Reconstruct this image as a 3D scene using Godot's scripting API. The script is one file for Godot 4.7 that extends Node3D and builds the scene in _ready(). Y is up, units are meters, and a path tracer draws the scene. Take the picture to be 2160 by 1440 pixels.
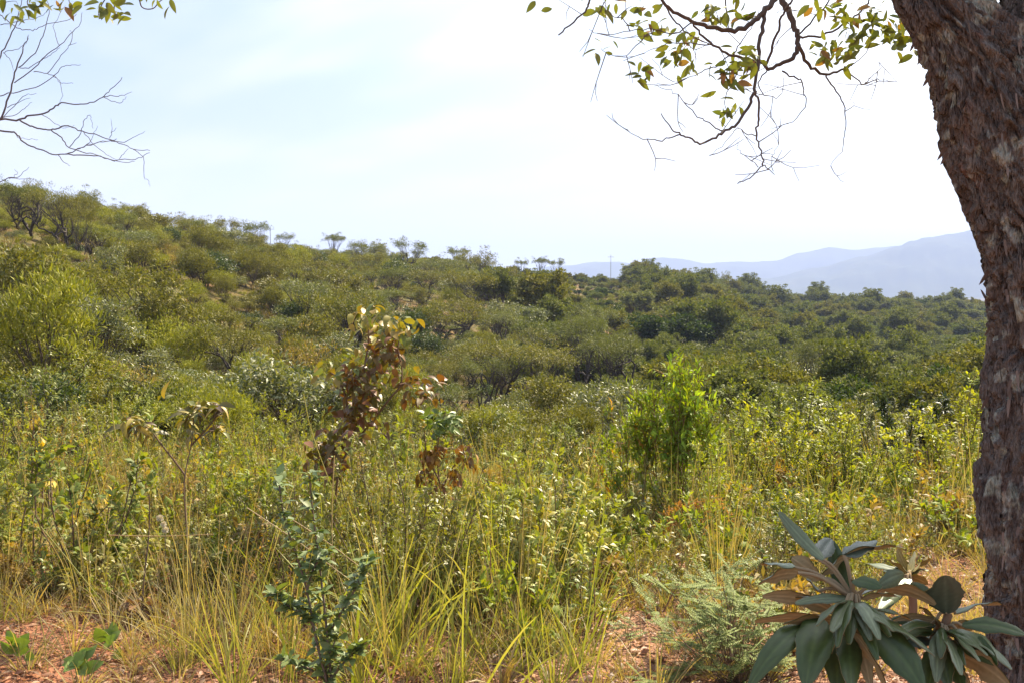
extends Node3D

# ------------------------------------------------------------------ camera and coordinates
const EYE := Vector3(0, 1.6, 0)
const TILT := 0.0556          # radians the lens looks down
const FOCAL := 1978.0         # focal length in photo pixels (2160 x 1440)
const SUN_AZ := 39.0
const SUN_EL := 43.0

var rng := RandomNumberGenerator.new()
var relief := FastNoiseLite.new()
var fine := FastNoiseLite.new()
var used := {}
var M := {}

class Geo:
	var v := PackedVector3Array()
	var n := PackedVector3Array()
	var c := PackedColorArray()
	var i := PackedInt32Array()

	func leaf(p: Vector3, d: Vector3, up: Vector3, l: float, w: float, col: Color, bend := 0.15) -> void:
		var s := d.cross(up).normalized()
		var nn := s.cross(d)
		s *= w * 0.5
		var k := v.size()
		var m := p + d * (l * 0.45) + nn * (l * bend * 0.4)
		v.append(p); v.append(m - s); v.append(m + s); v.append(p + d * l - nn * (l * bend))
		n.append(nn); n.append((nn - s / w * 0.5).normalized()); n.append((nn + s / w * 0.5).normalized()); n.append((nn + d * bend * 2.0).normalized())
		c.append(col); c.append(col); c.append(col); c.append(col)
		i.append(k); i.append(k + 1); i.append(k + 2); i.append(k + 1); i.append(k + 3); i.append(k + 2)

	func blade(p: Vector3, d: Vector3, droop: Vector3, l: float, w: float, col: Color, tip: Color, segs := 4, face := Vector3.ZERO) -> void:
		var k := v.size()
		var s := (d.cross(Vector3.UP) if face == Vector3.ZERO else d.cross(face)).normalized()
		var q := p
		for j in segs + 1:
			var t := float(j) / segs
			var along := (d + droop * t * t).normalized()
			var nn := s.cross(along).normalized()
			var ww := w * 0.5 * (0.75 + 0.5 * t) * (1.0 - pow(t, 2.5)) + w * 0.02
			v.append(q - s * ww); v.append(q + s * ww)
			n.append(nn); n.append(nn)
			var cc := col.lerp(tip, t)
			c.append(cc); c.append(cc)
			if j < segs:
				var a := k + j * 2
				i.append_array(PackedInt32Array([a, a + 2, a + 3, a, a + 3, a + 1]))
			q += along * (l / segs)

	func tube(pts: PackedVector3Array, r0: float, r1: float, sides: int, col: Color, power := 1.0) -> void:
		var k := v.size()
		var s := Vector3.ZERO
		for j in pts.size():
			var d := (pts[mini(j + 1, pts.size() - 1)] - pts[maxi(j - 1, 0)]).normalized()
			if s == Vector3.ZERO:
				s = d.cross(Vector3(0.31, 0.2, 0.93)).normalized()
			s = (s - d * s.dot(d)).normalized()
			var t := d.cross(s)
			var r := lerpf(r0, r1, pow(float(j) / (pts.size() - 1), power))
			for q in sides + 1:
				var a := TAU * q / sides
				var o := s * cos(a) + t * sin(a)
				v.append(pts[j] + o * r); n.append(o); c.append(col)
			if j < pts.size() - 1:
				for q in sides:
					var e := k + j * (sides + 1) + q
					var f := e + sides + 1
					i.append_array(PackedInt32Array([e, f, f + 1, e, f + 1, e + 1]))

	func into(mesh: ArrayMesh, m: Material) -> ArrayMesh:
		if v.is_empty():
			return mesh
		var a := []
		a.resize(Mesh.ARRAY_MAX)
		a[Mesh.ARRAY_VERTEX] = v; a[Mesh.ARRAY_NORMAL] = n; a[Mesh.ARRAY_COLOR] = c; a[Mesh.ARRAY_INDEX] = i
		mesh.add_surface_from_arrays(Mesh.PRIMITIVE_TRIANGLES, a)
		mesh.surface_set_material(mesh.get_surface_count() - 1, m)
		return mesh

	func made(m: Material) -> ArrayMesh:
		return into(ArrayMesh.new(), m)


# a point seen at that place of the photograph and at that depth in metres
func pt(px: float, py: float, d: float) -> Vector3:
	var cx := (px - 1080.0) / FOCAL
	var cy := (720.0 - py) / FOCAL
	var y := cy * cos(TILT) - sin(TILT)
	var z := cy * sin(TILT) + cos(TILT)
	return EYE + Vector3(cx, y, -z) * (d / z)


func ground_at(px: float, d: float) -> Vector3:
	var x := (px - 1080.0) / FOCAL * d
	return Vector3(x, height(x, -d), -d)


# ------------------------------------------------------------------ terrain
const DEPTHS: Array[float] = [3.0, 6.0, 10.0, 15.0, 25.0, 40.0, 60.0, 90.0, 130.0, 180.0, 250.0, 350.0, 500.0, 1200.0]
const COLUMNS: Array[float] = [-500.0, 0.0, 300.0, 620.0, 900.0, 1100.0, 1400.0, 1700.0, 2050.0, 2700.0]
var HEIGHTS := [
	[0.0, -0.1, -0.3, -0.4, -0.2, 2.0, 7.0, 12.0, 16.0, 18.0, 19.0, 18.0, 14.0, -40.0],
	[0.0, -0.1, -0.4, -0.7, -0.8, 0.6, 4.9, 9.0, 12.6, 14.0, 14.5, 14.0, 10.0, -40.0],
	[0.0, -0.1, -0.5, -1.0, -1.7, -1.2, 2.0, 6.3, 9.2, 10.0, 9.8, 9.0, 6.0, -40.0],
	[0.0, -0.12, -0.55, -1.2, -2.1, -2.7, -1.6, 2.2, 5.0, 7.4, 7.6, 7.0, 4.0, -40.0],
	[0.0, -0.15, -0.6, -1.3, -2.7, -4.3, -4.2, -1.5, 1.8, 4.9, 6.4, 5.5, 2.0, -40.0],
	[0.0, -0.15, -0.6, -1.4, -2.9, -4.6, -5.2, -4.0, -1.2, 1.6, 4.2, 3.6, 0.0, -40.0],
	[0.0, -0.15, -0.6, -1.4, -3.0, -5.0, -6.8, -7.5, -6.0, -3.4, 0.2, 1.6, -1.0, -40.0],
	[0.0, -0.12, -0.5, -1.3, -3.0, -5.2, -7.6, -10.0, -11.5, -11.2, -8.5, -6.5, -9.0, -40.0],
	[0.0, -0.1, -0.45, -1.2, -2.8, -5.0, -7.5, -10.5, -13.0, -13.5, -11.5, -8.0, -11.0, -40.0],
	[0.0, -0.1, -0.4, -1.1, -2.6, -4.8, -7.3, -10.5, -13.0, -14.0, -13.0, -10.0, -12.0, -40.0]]


func height(x: float, z: float) -> float:
	var d := -z
	if d <= 3.0:
		return 0.0
	d = minf(d, 1199.0)
	var px := clampf(x / maxf(-z, 3.0) * FOCAL + 1080.0, COLUMNS[0], COLUMNS[-1] - 0.01)
	var a := 0
	while COLUMNS[a + 1] <= px:
		a += 1
	var b := 0
	while DEPTHS[b + 1] <= d:
		b += 1
	var tx := smoothstep(0.0, 1.0, (px - COLUMNS[a]) / (COLUMNS[a + 1] - COLUMNS[a])) * 0.5 + (px - COLUMNS[a]) / (COLUMNS[a + 1] - COLUMNS[a]) * 0.5
	var ty := (d - DEPTHS[b]) / (DEPTHS[b + 1] - DEPTHS[b])
	var h0 := _cubic(HEIGHTS[a], b, ty)
	var h1 := _cubic(HEIGHTS[a + 1], b, ty)
	return lerpf(h0, h1, tx)


func _cubic(row: Array, b: int, t: float) -> float:
	var x0: float = DEPTHS[maxi(b - 1, 0)]
	var x1: float = DEPTHS[b]
	var x2: float = DEPTHS[b + 1]
	var x3: float = DEPTHS[mini(b + 2, DEPTHS.size() - 1)]
	var y0: float = row[maxi(b - 1, 0)]
	var y1: float = row[b]
	var y2: float = row[b + 1]
	var y3: float = row[mini(b + 2, DEPTHS.size() - 1)]
	var h := x2 - x1
	var m1 := (y2 - y0) / maxf(x2 - x0, 0.001) * h
	var m2 := (y3 - y1) / maxf(x3 - x1, 0.001) * h
	var t2 := t * t
	var t3 := t2 * t
	return (2 * t3 - 3 * t2 + 1) * y1 + (t3 - 2 * t2 + t) * m1 + (-2 * t3 + 3 * t2) * y2 + (t3 - t2) * m2


func bump(x: float, z: float) -> float:
	var far := clampf(-z / 40.0, 0.0, 1.0)
	return relief.get_noise_2d(x * 1.0, z * 1.0) * lerpf(0.05, 0.5, far) + fine.get_noise_2d(x * 9.0, z * 9.0) * 0.018 * (1.0 - far)


# ------------------------------------------------------------------ scene helpers
func numbered(called: String) -> String:
	used[called] = used.get(called, -1) + 1
	return called if used[called] == 0 else "%s_%03d" % [called, used[called]]


func thing(called: String, label: String, category: String, at := Vector3.ZERO, group := "") -> Node3D:
	var o := Node3D.new()
	o.name = numbered(called)
	add_child(o)
	o.position = at
	o.set_meta("label", label)
	o.set_meta("category", category)
	if group:
		o.set_meta("group", group)
	return o


func part(called: String, mesh: Mesh, parent: Node3D) -> MeshInstance3D:
	var o := MeshInstance3D.new()
	o.name = called
	o.mesh = mesh
	parent.add_child(o, true)
	return o


func structure(called: String, mesh: Mesh) -> MeshInstance3D:
	var o := part(called, mesh, self)
	o.set_meta("kind", "structure")
	return o


func rv(s := 1.0) -> Vector3:
	return Vector3(rng.randf_range(-s, s), rng.randf_range(-s, s), rng.randf_range(-s, s))


func pick(p: Array) -> Color:
	var a: Color = p[rng.randi() % p.size()]
	var b: Color = p[rng.randi() % p.size()]
	var k := rng.randf_range(0.88, 1.2)
	var m := a.lerp(b, rng.randf())
	return Color(m.r * k, m.g * k, m.b * k)


func wander(a: Vector3, b: Vector3, n: int, wob: float) -> PackedVector3Array:
	var out := PackedVector3Array()
	var o1 := rv(wob)
	var o2 := rv(wob)
	for j in n + 1:
		var t := float(j) / n
		out.append(a.lerp(b, t) + o1 * sin(t * PI) + o2 * sin(t * TAU) * 0.6 + (rv(wob * 0.18) if j > 0 and j < n else Vector3.ZERO))
	return out


func smooth_line(p: PackedVector3Array, per := 3) -> PackedVector3Array:
	var out := PackedVector3Array()
	for j in p.size() - 1:
		for k in per:
			out.append(p[j].cubic_interpolate(p[j + 1], p[maxi(j - 1, 0)], p[mini(j + 2, p.size() - 1)], float(k) / per))
	out.append(p[-1])
	return out


func plain(rough: float, spec := 0.5) -> StandardMaterial3D:
	var m := StandardMaterial3D.new()
	m.vertex_color_use_as_albedo = true
	m.roughness = rough
	m.metallic_specular = spec
	return m


func leafy(rough: float, through: Color, spec := 0.5) -> StandardMaterial3D:
	var m := plain(rough, spec)
	m.cull_mode = BaseMaterial3D.CULL_DISABLED
	m.backlight_enabled = true
	m.backlight = through
	return m


func noise_texture(freq: float, ramp: Array, seed_: int, size := 512, octaves := 5) -> NoiseTexture2D:
	var f := FastNoiseLite.new()
	f.seed = seed_
	f.frequency = freq
	f.fractal_octaves = octaves
	var t := NoiseTexture2D.new()
	t.width = size
	t.height = size
	t.seamless = true
	t.noise = f
	if ramp:
		var g := Gradient.new()
		g.offsets = PackedFloat32Array(range(ramp.size()).map(func(k): return float(k) / (ramp.size() - 1)))
		g.colors = PackedColorArray(ramp)
		t.color_ramp = g
	return t


# ------------------------------------------------------------------ plant builders
# A woody plant: stems from the ground, limbs to the crown's envelope, sprays of leaves at the tips.
func tree_mesh(q: Dictionary) -> Array:
	rng.seed = q.seed
	var w := Geo.new()
	var f := Geo.new()
	var h: float = q.h
	var r: float = q.r
	var low: float = h * q.low
	var bark: Color = q.bark
	var wob: float = q.get("wob", 0.25)
	var stems: int = q.get("stems", 1)
	var lean: float = q.get("lean", 0.1)
	var sides: int = q.get("sides", 5)
	for s in stems:
		var a0 := TAU * (s + rng.randf() * 0.6) / stems
		var foot := Vector3(cos(a0), 0, sin(a0)) * (0.06 * r if stems > 1 else 0.0) + Vector3(0, -0.25, 0)
		var fork := Vector3(cos(a0), 0, sin(a0)) * r * lean * rng.randf_range(0.6, 1.3) + Vector3(0, low * rng.randf_range(0.75, 1.0), 0)
		var tr: float = q.tr * rng.randf_range(0.8, 1.1)
		w.tube(wander(foot, fork, 6, wob * 0.3 * low), tr, tr * 0.7, sides + 1, bark)
		var limbs: int = q.limbs
		for l in limbs:
			var a := a0 + TAU * (l + rng.randf_range(-0.4, 0.4)) / limbs
			if stems > 1:
				a = a0 + (float(l) / maxi(limbs - 1, 1) - 0.5) * PI * 1.1 + rng.randf_range(-0.3, 0.3)
			var out := rng.randf_range(0.15, 0.72)
			var e := Vector3(cos(a) * r * out, lerpf(low, h, lerpf(0.45, 0.75, rng.randf()) * (1.0 - out * 0.3)), sin(a) * r * out)
			var limb := wander(fork, e, 6, wob * (e - fork).length() * 0.35)
			w.tube(limb, tr * 0.62, tr * 0.28, sides, bark)
			for u in q.subs:
				var t0 := rng.randf_range(q.get("t0", 0.35), 1.0)
				var from := limb[int(t0 * 6.0)]
				var b := a + rng.randfn(0.0, 0.75)
				var rad := sqrt(rng.randf_range(0.08, 1.0))
				var dome := sqrt(maxf(0.0, 1.0 - rad * rad)) if q.get("flat", 0.0) < 0.5 else 1.0 - 0.35 * rad * rad
				var top := lerpf(low * q.get("skirt", 1.0), h, dome * rng.randf_range(0.7, 1.0))
				var tip := Vector3(cos(b) * r * rad, top, sin(b) * r * rad)
				var lobe := Vector3(cos(a) * r * minf(out * 1.45, 0.86), lerpf(low, h, lerpf(0.95, 0.45, out) if q.get("flat", 0.0) < 0.5 else 0.9), sin(a) * r * minf(out * 1.45, 0.86))
				tip = tip.lerp(lobe + rv(1.0) * Vector3(r, (h - low) * 0.6, r) * 0.26, q.get("lobed", 0.6))
				if rng.randf() < 0.16:
					tip = Vector3(tip.x * 1.2, tip.y * rng.randf_range(1.0, 1.22), tip.z * 1.2)
				if q.get("flat", 0.0) > 0.5:
					tip.y = maxf(tip.y, low * q.get("skirt", 1.0))
				var sub := wander(from, tip, 4, wob * (tip - from).length() * 0.25)
				w.tube(sub, tr * (0.13 if q.get("flat", 0.0) > 0.5 else 0.2), tr * 0.05, maxi(sides - 1, 3), bark)
				for k in q.clumps:
					var cpos: Vector3 = sub[4 if q.get("flat", 0.0) > 0.5 else rng.randi_range(3, 4)] + rv(q.cr * 0.9) * Vector3(1, 0.6, 1) * (0.0 if k == 0 else 1.0)
					var pal: Array = q.pal
					var tone := rng.randf_range(0.85, 1.18)
					for m in q.leaves:
						var dir := (rv() + Vector3(0, 0.35, 0)).normalized()
						var lp: Vector3 = cpos + dir * q.cr * sqrt(rng.randf()) * Vector3(1, q.get("squash", 0.7), 1)
						var ld := (dir + rv(0.7) + Vector3(0, q.get("rise", 0.3), 0)).normalized()
						var col := pick(pal)
						if q.has("tips") and dir.y > 0.45 and rng.randf() < 0.5:
							col = pick(q.tips)
						f.leaf(lp, ld, (rv(0.8) + Vector3(0, 1, 0) + dir * 0.4), q.ll * rng.randf_range(0.7, 1.25), q.lw * rng.randf_range(0.8, 1.2), Color(col.r * tone, col.g * tone, col.b * tone))
	return [w.made(M.bark), f.made(q.get("mat", M.leaf))]


# A leafy shrub of many thin upright stems with leaves all along them.
func shrub_mesh(q: Dictionary) -> Array:
	rng.seed = q.seed
	var w := Geo.new()
	var f := Geo.new()
	var h: float = q.h
	for s in q.stems:
		var a := rng.randf() * TAU
		var rad := sqrt(rng.randf())
		var foot: Vector3 = Vector3(cos(a), 0, sin(a)) * rad * q.r * 0.25 + Vector3(0, -0.08, 0)
		var tip: Vector3 = Vector3(cos(a) * rad * q.r, h * (1.0 - 0.45 * rad * rad) * rng.randf_range(0.75, 1.05), sin(a) * rad * q.r)
		var stem := wander(foot, tip, 6, h * q.get("wob", 0.05))
		w.tube(stem, q.sr, q.sr * 0.35, 4, q.bark)
		for g in q.twigs:
			var t: float = lerpf(q.get("from", 0.3), 1.0, rng.randf())
			var seg := clampi(int(t * 6.0), 0, 5)
			var p := stem[seg].lerp(stem[seg + 1], t * 6.0 - seg)
			var axis := (stem[seg + 1] - stem[seg]).normalized()
			var tw: Vector3 = (axis * q.get("up", 0.9) + rv(1.0)).normalized()
			var tl: float = q.tl * rng.randf_range(0.5, 1.2) * (1.15 - t * 0.5)
			var e: Vector3 = p + tw * tl
			w.tube(PackedVector3Array([p, (p + e) * 0.5 + rv(tl * 0.08), e]), q.sr * 0.4, q.sr * 0.15, 3, q.bark)
			var pal: Array = q.tips if q.has("tips") and rng.randf() < q.get("tipshare", 0.3) else q.pal
			var tone := rng.randf_range(0.85, 1.15)
			for m in q.leaves:
				var k: float = (m + 0.7) / q.leaves
				var side: Vector3 = tw.cross(rv()).normalized()
				var ld: Vector3 = (tw * q.get("close", 0.6) + side + Vector3(0, 0.25, 0)).normalized()
				var c := pick(pal)
				f.leaf(p.lerp(e, k), ld, tw * 0.6 + Vector3(0, 0.8, 0) + rv(0.6), q.ll * rng.randf_range(0.65, 1.25), q.lw * rng.randf_range(0.75, 1.2), Color(c.r * tone, c.g * tone, c.b * tone), q.get("bend", 0.15))
	return [w.made(M.bark), f.made(q.get("mat", M.near))]


func tuft_mesh(seed_: int, blades: int, h: float, spread: float, wid: float, pal: Array, tips: Array, droop: float, segs := 4) -> ArrayMesh:
	rng.seed = seed_
	var g := Geo.new()
	for b in blades:
		var a := rng.randf() * TAU
		var o := Vector3(cos(a), 0, sin(a))
		var d := (Vector3(0, 1, 0) + o * rng.randf_range(0.05, spread) + rv(0.12)).normalized()
		var l := h * rng.randf_range(0.45, 1.1)
		g.blade(o * rng.randf() * 0.12 * h + Vector3(0, -0.03, 0), d, (o + Vector3(0, -0.7, 0) + rv(0.4)) * droop * rng.randf_range(0.2, 1.2), l, wid * rng.randf_range(0.6, 1.2), pick(pal), pick(tips), segs, rv())
	return g.made(M.grass)


func put(mesh: Array, called: String, label: String, category: String, at: Vector3, size := Vector3.ONE, turn := 0.0, group := "", lean := 0.0) -> Node3D:
	var o := thing(called, label, category, at, group)
	o.basis = Basis(Vector3(0, 0, 1), lean) * Basis(Vector3.UP, turn) * Basis.from_scale(size)
	part("trunk" if category == "tree" else "stem", mesh[0], o)
	part("crown", mesh[1], o)
	return o


# ------------------------------------------------------------------ single broad leaf, base at the origin, along +y, face +z
func broad_leaf(l: float, w: float, droop: float, fold: float, col: Color, mat: Material, seed_: int, pointed := 1.0) -> ArrayMesh:
	var g := Geo.new()
	rng.seed = seed_
	var rows := 5
	var curl := rng.randf_range(-0.3, 0.3)
	for j in rows + 1:
		var t := float(j) / rows
		var ww := w * 0.5 * pow(sin(PI * clampf(pow(t, 0.8) * 0.97 + 0.03, 0, 1)), 0.8 * pointed)
		var y := l * (t - droop * droop * 0.25 * t * t)
		var z := -l * droop * t * t * 0.6
		var twist := curl * t
		for k in 3:
			var s := float(k - 1)
			var tone := 1.0 + rng.randf_range(-0.08, 0.08)
			g.v.append(Vector3(s * ww * cos(twist), y, z + absf(s) * ww * fold + s * ww * sin(twist)))
			g.n.append(Vector3(-s * fold - sin(twist), droop * t * 1.2, 1).normalized())
			g.c.append(Color(col.r * tone, col.g * tone, col.b * tone))
		if j < rows:
			for k in 2:
				var a := j * 3 + k
				g.i.append_array(PackedInt32Array([a, a + 3, a + 4, a, a + 4, a + 1]))
	return g.made(mat)


func hang_leaf(parent: Node3D, mesh: Mesh, at: Vector3, dir: Vector3, face: Vector3, size := 1.0) -> void:
	var o := part("leaf", mesh, parent)
	var y := dir.normalized()
	var x := y.cross(face).normalized()
	if x.length() < 0.5:
		x = y.cross(Vector3(0.3, 0.2, 0.9)).normalized()
	o.transform = Transform3D(Basis(x, y, x.cross(y)).scaled(Vector3.ONE * size), at)


func line(points: Array, d: float, d_end := -1.0) -> PackedVector3Array:
	var out := PackedVector3Array()
	for k in points.size():
		out.append(pt(points[k][0], points[k][1], d if d_end < 0 else lerpf(d, d_end, float(k) / (points.size() - 1))))
	return out


# ------------------------------------------------------------------ main
func _ready() -> void:
	light_and_air()
	materials()
	relief.seed = 7
	relief.frequency = 0.11
	fine.seed = 19
	fine.frequency = 0.3
	fine.fractal_octaves = 4
	land()
	mountains()
	poles()
	hillside()
	landmark_trees()
	big_tree()
	bare_tree()
	near_scrub()
	grass()
	hero_plants()
	broad_leaved_plants()


func light_and_air() -> void:
	var cam := Camera3D.new()
	cam.name = "camera"
	cam.position = EYE
	cam.rotation.x = -TILT
	cam.fov = rad_to_deg(2.0 * atan(720.0 / FOCAL))
	cam.near = 0.05
	cam.far = 20000.0
	cam.current = true
	add_child(cam)
	var sun := DirectionalLight3D.new()
	sun.name = "sun"
	sun.rotation = Vector3(-deg_to_rad(SUN_EL), deg_to_rad(180.0 - SUN_AZ), 0)
	sun.light_energy = 1.6
	sun.light_color = Color(1.0, 0.94, 0.83)
	sun.light_angular_distance = 0.55
	sun.shadow_enabled = true
	add_child(sun)
	var e := Environment.new()
	e.background_mode = Environment.BG_SKY
	e.tonemap_mode = Environment.TONE_MAPPER_LINEAR
	e.tonemap_exposure = 3.1
	var mat := PanoramaSkyMaterial.new()
	mat.panorama = sky_picture()
	e.sky = Sky.new()
	e.sky.sky_material = mat
	e.fog_enabled = true
	e.fog_density = 0.00021
	e.fog_light_color = Color(0.75, 0.82, 1.0)
	e.sdfgi_enabled = true
	e.ssao_enabled = true
	e.ssil_enabled = true
	var w := WorldEnvironment.new()
	w.name = "air"
	w.environment = e
	add_child(w)


func sky_picture() -> ImageTexture:
	var W := 1440
	var H := 720
	var im := Image.create_empty(W, H, false, Image.FORMAT_RGBF)
	im.fill(Color(0.3, 0.3, 0.28))
	var n1 := FastNoiseLite.new()
	n1.seed = 5
	n1.frequency = 1.5
	n1.fractal_octaves = 5
	var n2 := FastNoiseLite.new()
	n2.seed = 12
	n2.frequency = 0.7
	n2.fractal_octaves = 3
	var to_sun := Vector3(sin(deg_to_rad(SUN_AZ)) * cos(deg_to_rad(SUN_EL)), sin(deg_to_rad(SUN_EL)), -cos(deg_to_rad(SUN_AZ)) * cos(deg_to_rad(SUN_EL)))
	for j in H / 2 + 2:
		var el := PI * (0.5 - (j + 0.5) / H)
		var up := maxf(sin(el), 0.0)
		var rim := exp(-up * 10.0)
		var clear := Color(0.175, 0.24, 0.32).lerp(Color(0.065, 0.13, 0.27), up)
		clear = Color(clear.r + 0.36 * rim, clear.g + 0.28 * rim, clear.b + 0.19 * rim)
		for k in W:
			var az := TAU * (k + 0.5) / W
			var d := Vector3(sin(az) * cos(el), sin(el), -cos(az) * cos(el))
			var near := maxf(0.0, d.dot(to_sun))
			var glow := 0.95 * pow(near, 5.5) + 1.3 * pow(near, 40.0)
			# high thin cloud on a sheet far above
			var s := 1.0 / (up + 0.12)
			var cx := d.x * s
			var cz := d.z * s
			var a := n1.get_noise_2d(cx * 0.2 + cz * 0.3, cz * 0.9 - cx * 0.85)
			var b := n2.get_noise_2d(cx * 0.8 + 3.0, cz * 1.1)
			var cloud := smoothstep(-0.35, 0.6, a * 0.6 + b * 0.6 - 0.02) * 0.75
			var c := clear.lerp(Color(maxf(clear.r, 0.35), maxf(clear.g, 0.355), maxf(clear.b, 0.365)), cloud)
			im.set_pixel(k, j, Color(c.r + glow, c.g + glow * 0.97, c.b + glow * 0.92))
	return ImageTexture.create_from_image(im)


func materials() -> void:
	M.leaf = leafy(0.6, Color(0.78, 0.80, 0.33), 0.3)
	M.near = leafy(0.5, Color(0.96, 0.92, 0.36), 0.29)
	M.glossy = leafy(0.44, Color(0.78, 0.78, 0.34), 0.38)
	M.far_leaf = leafy(0.7, Color(0.78, 0.80, 0.36), 0.22)
	M.grass = leafy(0.5, Color(0.93, 0.90, 0.5), 0.4)
	M.thick = leafy(0.4, Color(0.45, 0.45, 0.2), 0.45)
	M.felt = leafy(0.85, Color(0.72, 0.62, 0.35), 0.25)
	M.bark = plain(0.9, 0.3)
	M.soil = plain(0.95, 0.2)
	M.soil.albedo_texture = noise_texture(0.02, [Color(0.62, 0.58, 0.55), Color(0.85, 0.83, 0.8), Color(1, 1, 1), Color(0.9, 0.86, 0.82)], 3)
	M.soil.uv1_triplanar = true
	M.soil.uv1_world_triplanar = true
	M.soil.uv1_scale = Vector3.ONE * 1.3
	M.soil.heightmap_enabled = true
	M.soil.heightmap_texture = noise_texture(0.035, [], 8)
	M.soil.heightmap_scale = 3.0
	M.trunk = plain(0.92, 0.25)
	M.trunk.albedo_texture = noise_texture(0.03, [Color(0.42, 0.38, 0.36), Color(0.8, 0.77, 0.75), Color(1, 1, 1), Color(0.85, 0.8, 0.78)], 31)
	M.trunk.uv1_triplanar = true
	M.trunk.uv1_scale = Vector3(9, 2.2, 9)
	M.trunk.heightmap_enabled = true
	M.trunk.heightmap_texture = noise_texture(0.03, [], 31)
	M.trunk.heightmap_scale = 1.6
	M.wood = plain(0.85, 0.3)
	M.rock = plain(1.0, 0.1)


# ------------------------------------------------------------------ setting
func axis(most: float, step: float, n: int) -> Array:
	var grow := 1.0
	for it in 60:
		grow = pow(1.0 + most / step * (grow - 1.0) if grow > 1.0 else 1.0 + most / step * 0.02, 1.0 / n)
	var out := [0.0]
	var s := step
	for k in n:
		out.append(out[-1] + s)
		s *= grow
	return out


func land() -> void:
	var half := axis(7000.0, 0.06, 140)
	var xs := []
	for k in range(half.size() - 1, 0, -1):
		xs.append(-half[k])
	xs.append_array(half)
	var zs := [60.0, 20.0, 8.0, 3.0, 0.0, -1.0, -1.5, -2.0, -2.4]
	for v in axis(9000.0, 0.06, 210):
		zs.append(-2.8 - v)
	var g := Geo.new()
	for z in zs:
		for x in xs:
			g.v.append(Vector3(x, height(x, z) + bump(x, z), z))
			var nx: float = clampf(fine.get_noise_2d(x * 0.8 + 50.0, z * 0.8) * 1.4 + 0.5, 0.0, 1.0)
			var red := Color(0.27, 0.125, 0.072).lerp(Color(0.34, 0.19, 0.12), nx)
			var straw := Color(0.17, 0.125, 0.055).lerp(Color(0.10, 0.10, 0.04), nx)
			var cover := clampf(relief.get_noise_2d(x * 2.0 + 9.0, z * 2.0) * 1.6 + clampf((-z - 5.0) / 6.0, 0.0, 1.0) * 1.4 - 0.25, 0.0, 1.0)
			g.c.append(red.lerp(straw, cover))
	var nx_ := xs.size()
	g.n.resize(g.v.size())
	for j in zs.size():
		for k in nx_:
			var a := j * nx_
			var l := g.v[a + maxi(k - 1, 0)]
			var r := g.v[a + mini(k + 1, nx_ - 1)]
			var u := g.v[mini(j + 1, zs.size() - 1) * nx_ + k]
			var dn := g.v[maxi(j - 1, 0) * nx_ + k]
			g.n[a + k] = (dn - u).cross(r - l).normalized()
			if j < zs.size() - 1 and k < nx_ - 1:
				var b := a + nx_
				# rows run away from the viewer: the next row is the upper one seen from above
				g.i.append_array(PackedInt32Array([b + k, b + k + 1, a + k + 1, b + k, a + k + 1, a + k]))
	structure("ground", g.made(M.soil))


func ridge_mesh(crest: Array, d: float, deep: float, seed_: int, col: Color) -> ArrayMesh:
	var g := Geo.new()
	var f := FastNoiseLite.new()
	f.seed = seed_
	f.frequency = 0.0022
	f.fractal_octaves = 4
	var cols := 260
	var rows := 26
	var x0: float = crest[0][0]
	var x1: float = crest[-1][0]
	for j in rows + 1:
		var t := float(j) / rows
		for k in cols + 1:
			var px := lerpf(x0, x1, float(k) / cols)
			var a := 0
			while a < crest.size() - 2 and crest[a + 1][0] <= px:
				a += 1
			var py := lerpf(crest[a][1], crest[a + 1][1], smoothstep(0.0, 1.0, (px - crest[a][0]) / (crest[a + 1][0] - crest[a][0])))
			var top := pt(px, py, d).y
			var depth := d + (t - 0.7) * deep
			var x := (px - 1080.0) / FOCAL * depth
			var rise := smoothstep(0.0, 0.7, t) if t < 0.7 else 1.0 - 0.5 * smoothstep(0.7, 1.0, t)
			var y := lerpf(-60.0, top, rise) + f.get_noise_2d(x, depth) * 60.0 * sin(PI * clampf(t / 0.72, 0, 1)) + f.get_noise_2d(x * 6.0, depth * 6.0) * 3.0
			g.v.append(Vector3(x, y, -depth))
			var m := clampf(f.get_noise_2d(x * 2.0 + 900.0, depth * 2.0) + 0.5, 0.0, 1.0)
			g.c.append(col.lerp(Color(col.r * 1.5, col.g * 1.3, col.b), m))
	g.n.resize(g.v.size())
	for j in rows + 1:
		for k in cols + 1:
			var a := j * (cols + 1) + k
			var l := g.v[a - (1 if k > 0 else 0)]
			var r := g.v[a + (1 if k < cols else 0)]
			var u := g.v[a + (cols + 1 if j < rows else 0)]
			var dn := g.v[a - (cols + 1 if j > 0 else 0)]
			g.n[a] = (r - l).cross(u - dn).normalized()
			if j < rows and k < cols:
				var b := a + cols + 1
				g.i.append_array(PackedInt32Array([b, b + 1, a + 1, b, a + 1, a]))
	return g.made(M.rock)


func mountains() -> void:
	structure("mountain_ridge", ridge_mesh([[700, 600], [1100, 572], [1200, 560], [1260, 553], [1300, 552], [1340, 557], [1382, 546], [1440, 548], [1492, 556], [1560, 553], [1630, 552], [1690, 534], [1745, 523], [1800, 527], [1850, 523], [1900, 521], [2000, 520], [2200, 515], [2600, 540]], 7400.0, 2600.0, 3, Color(0.05, 0.065, 0.03)))
	structure("mountain_slope", ridge_mesh([[1350, 640], [1480, 616], [1620, 590], [1720, 566], [1820, 540], [1890, 522], [1920, 510], [1960, 500], [2000, 494], [2060, 486], [2160, 470], [2300, 455], [2700, 450]], 5400.0, 1900.0, 11, Color(0.05, 0.065, 0.03)))


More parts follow.
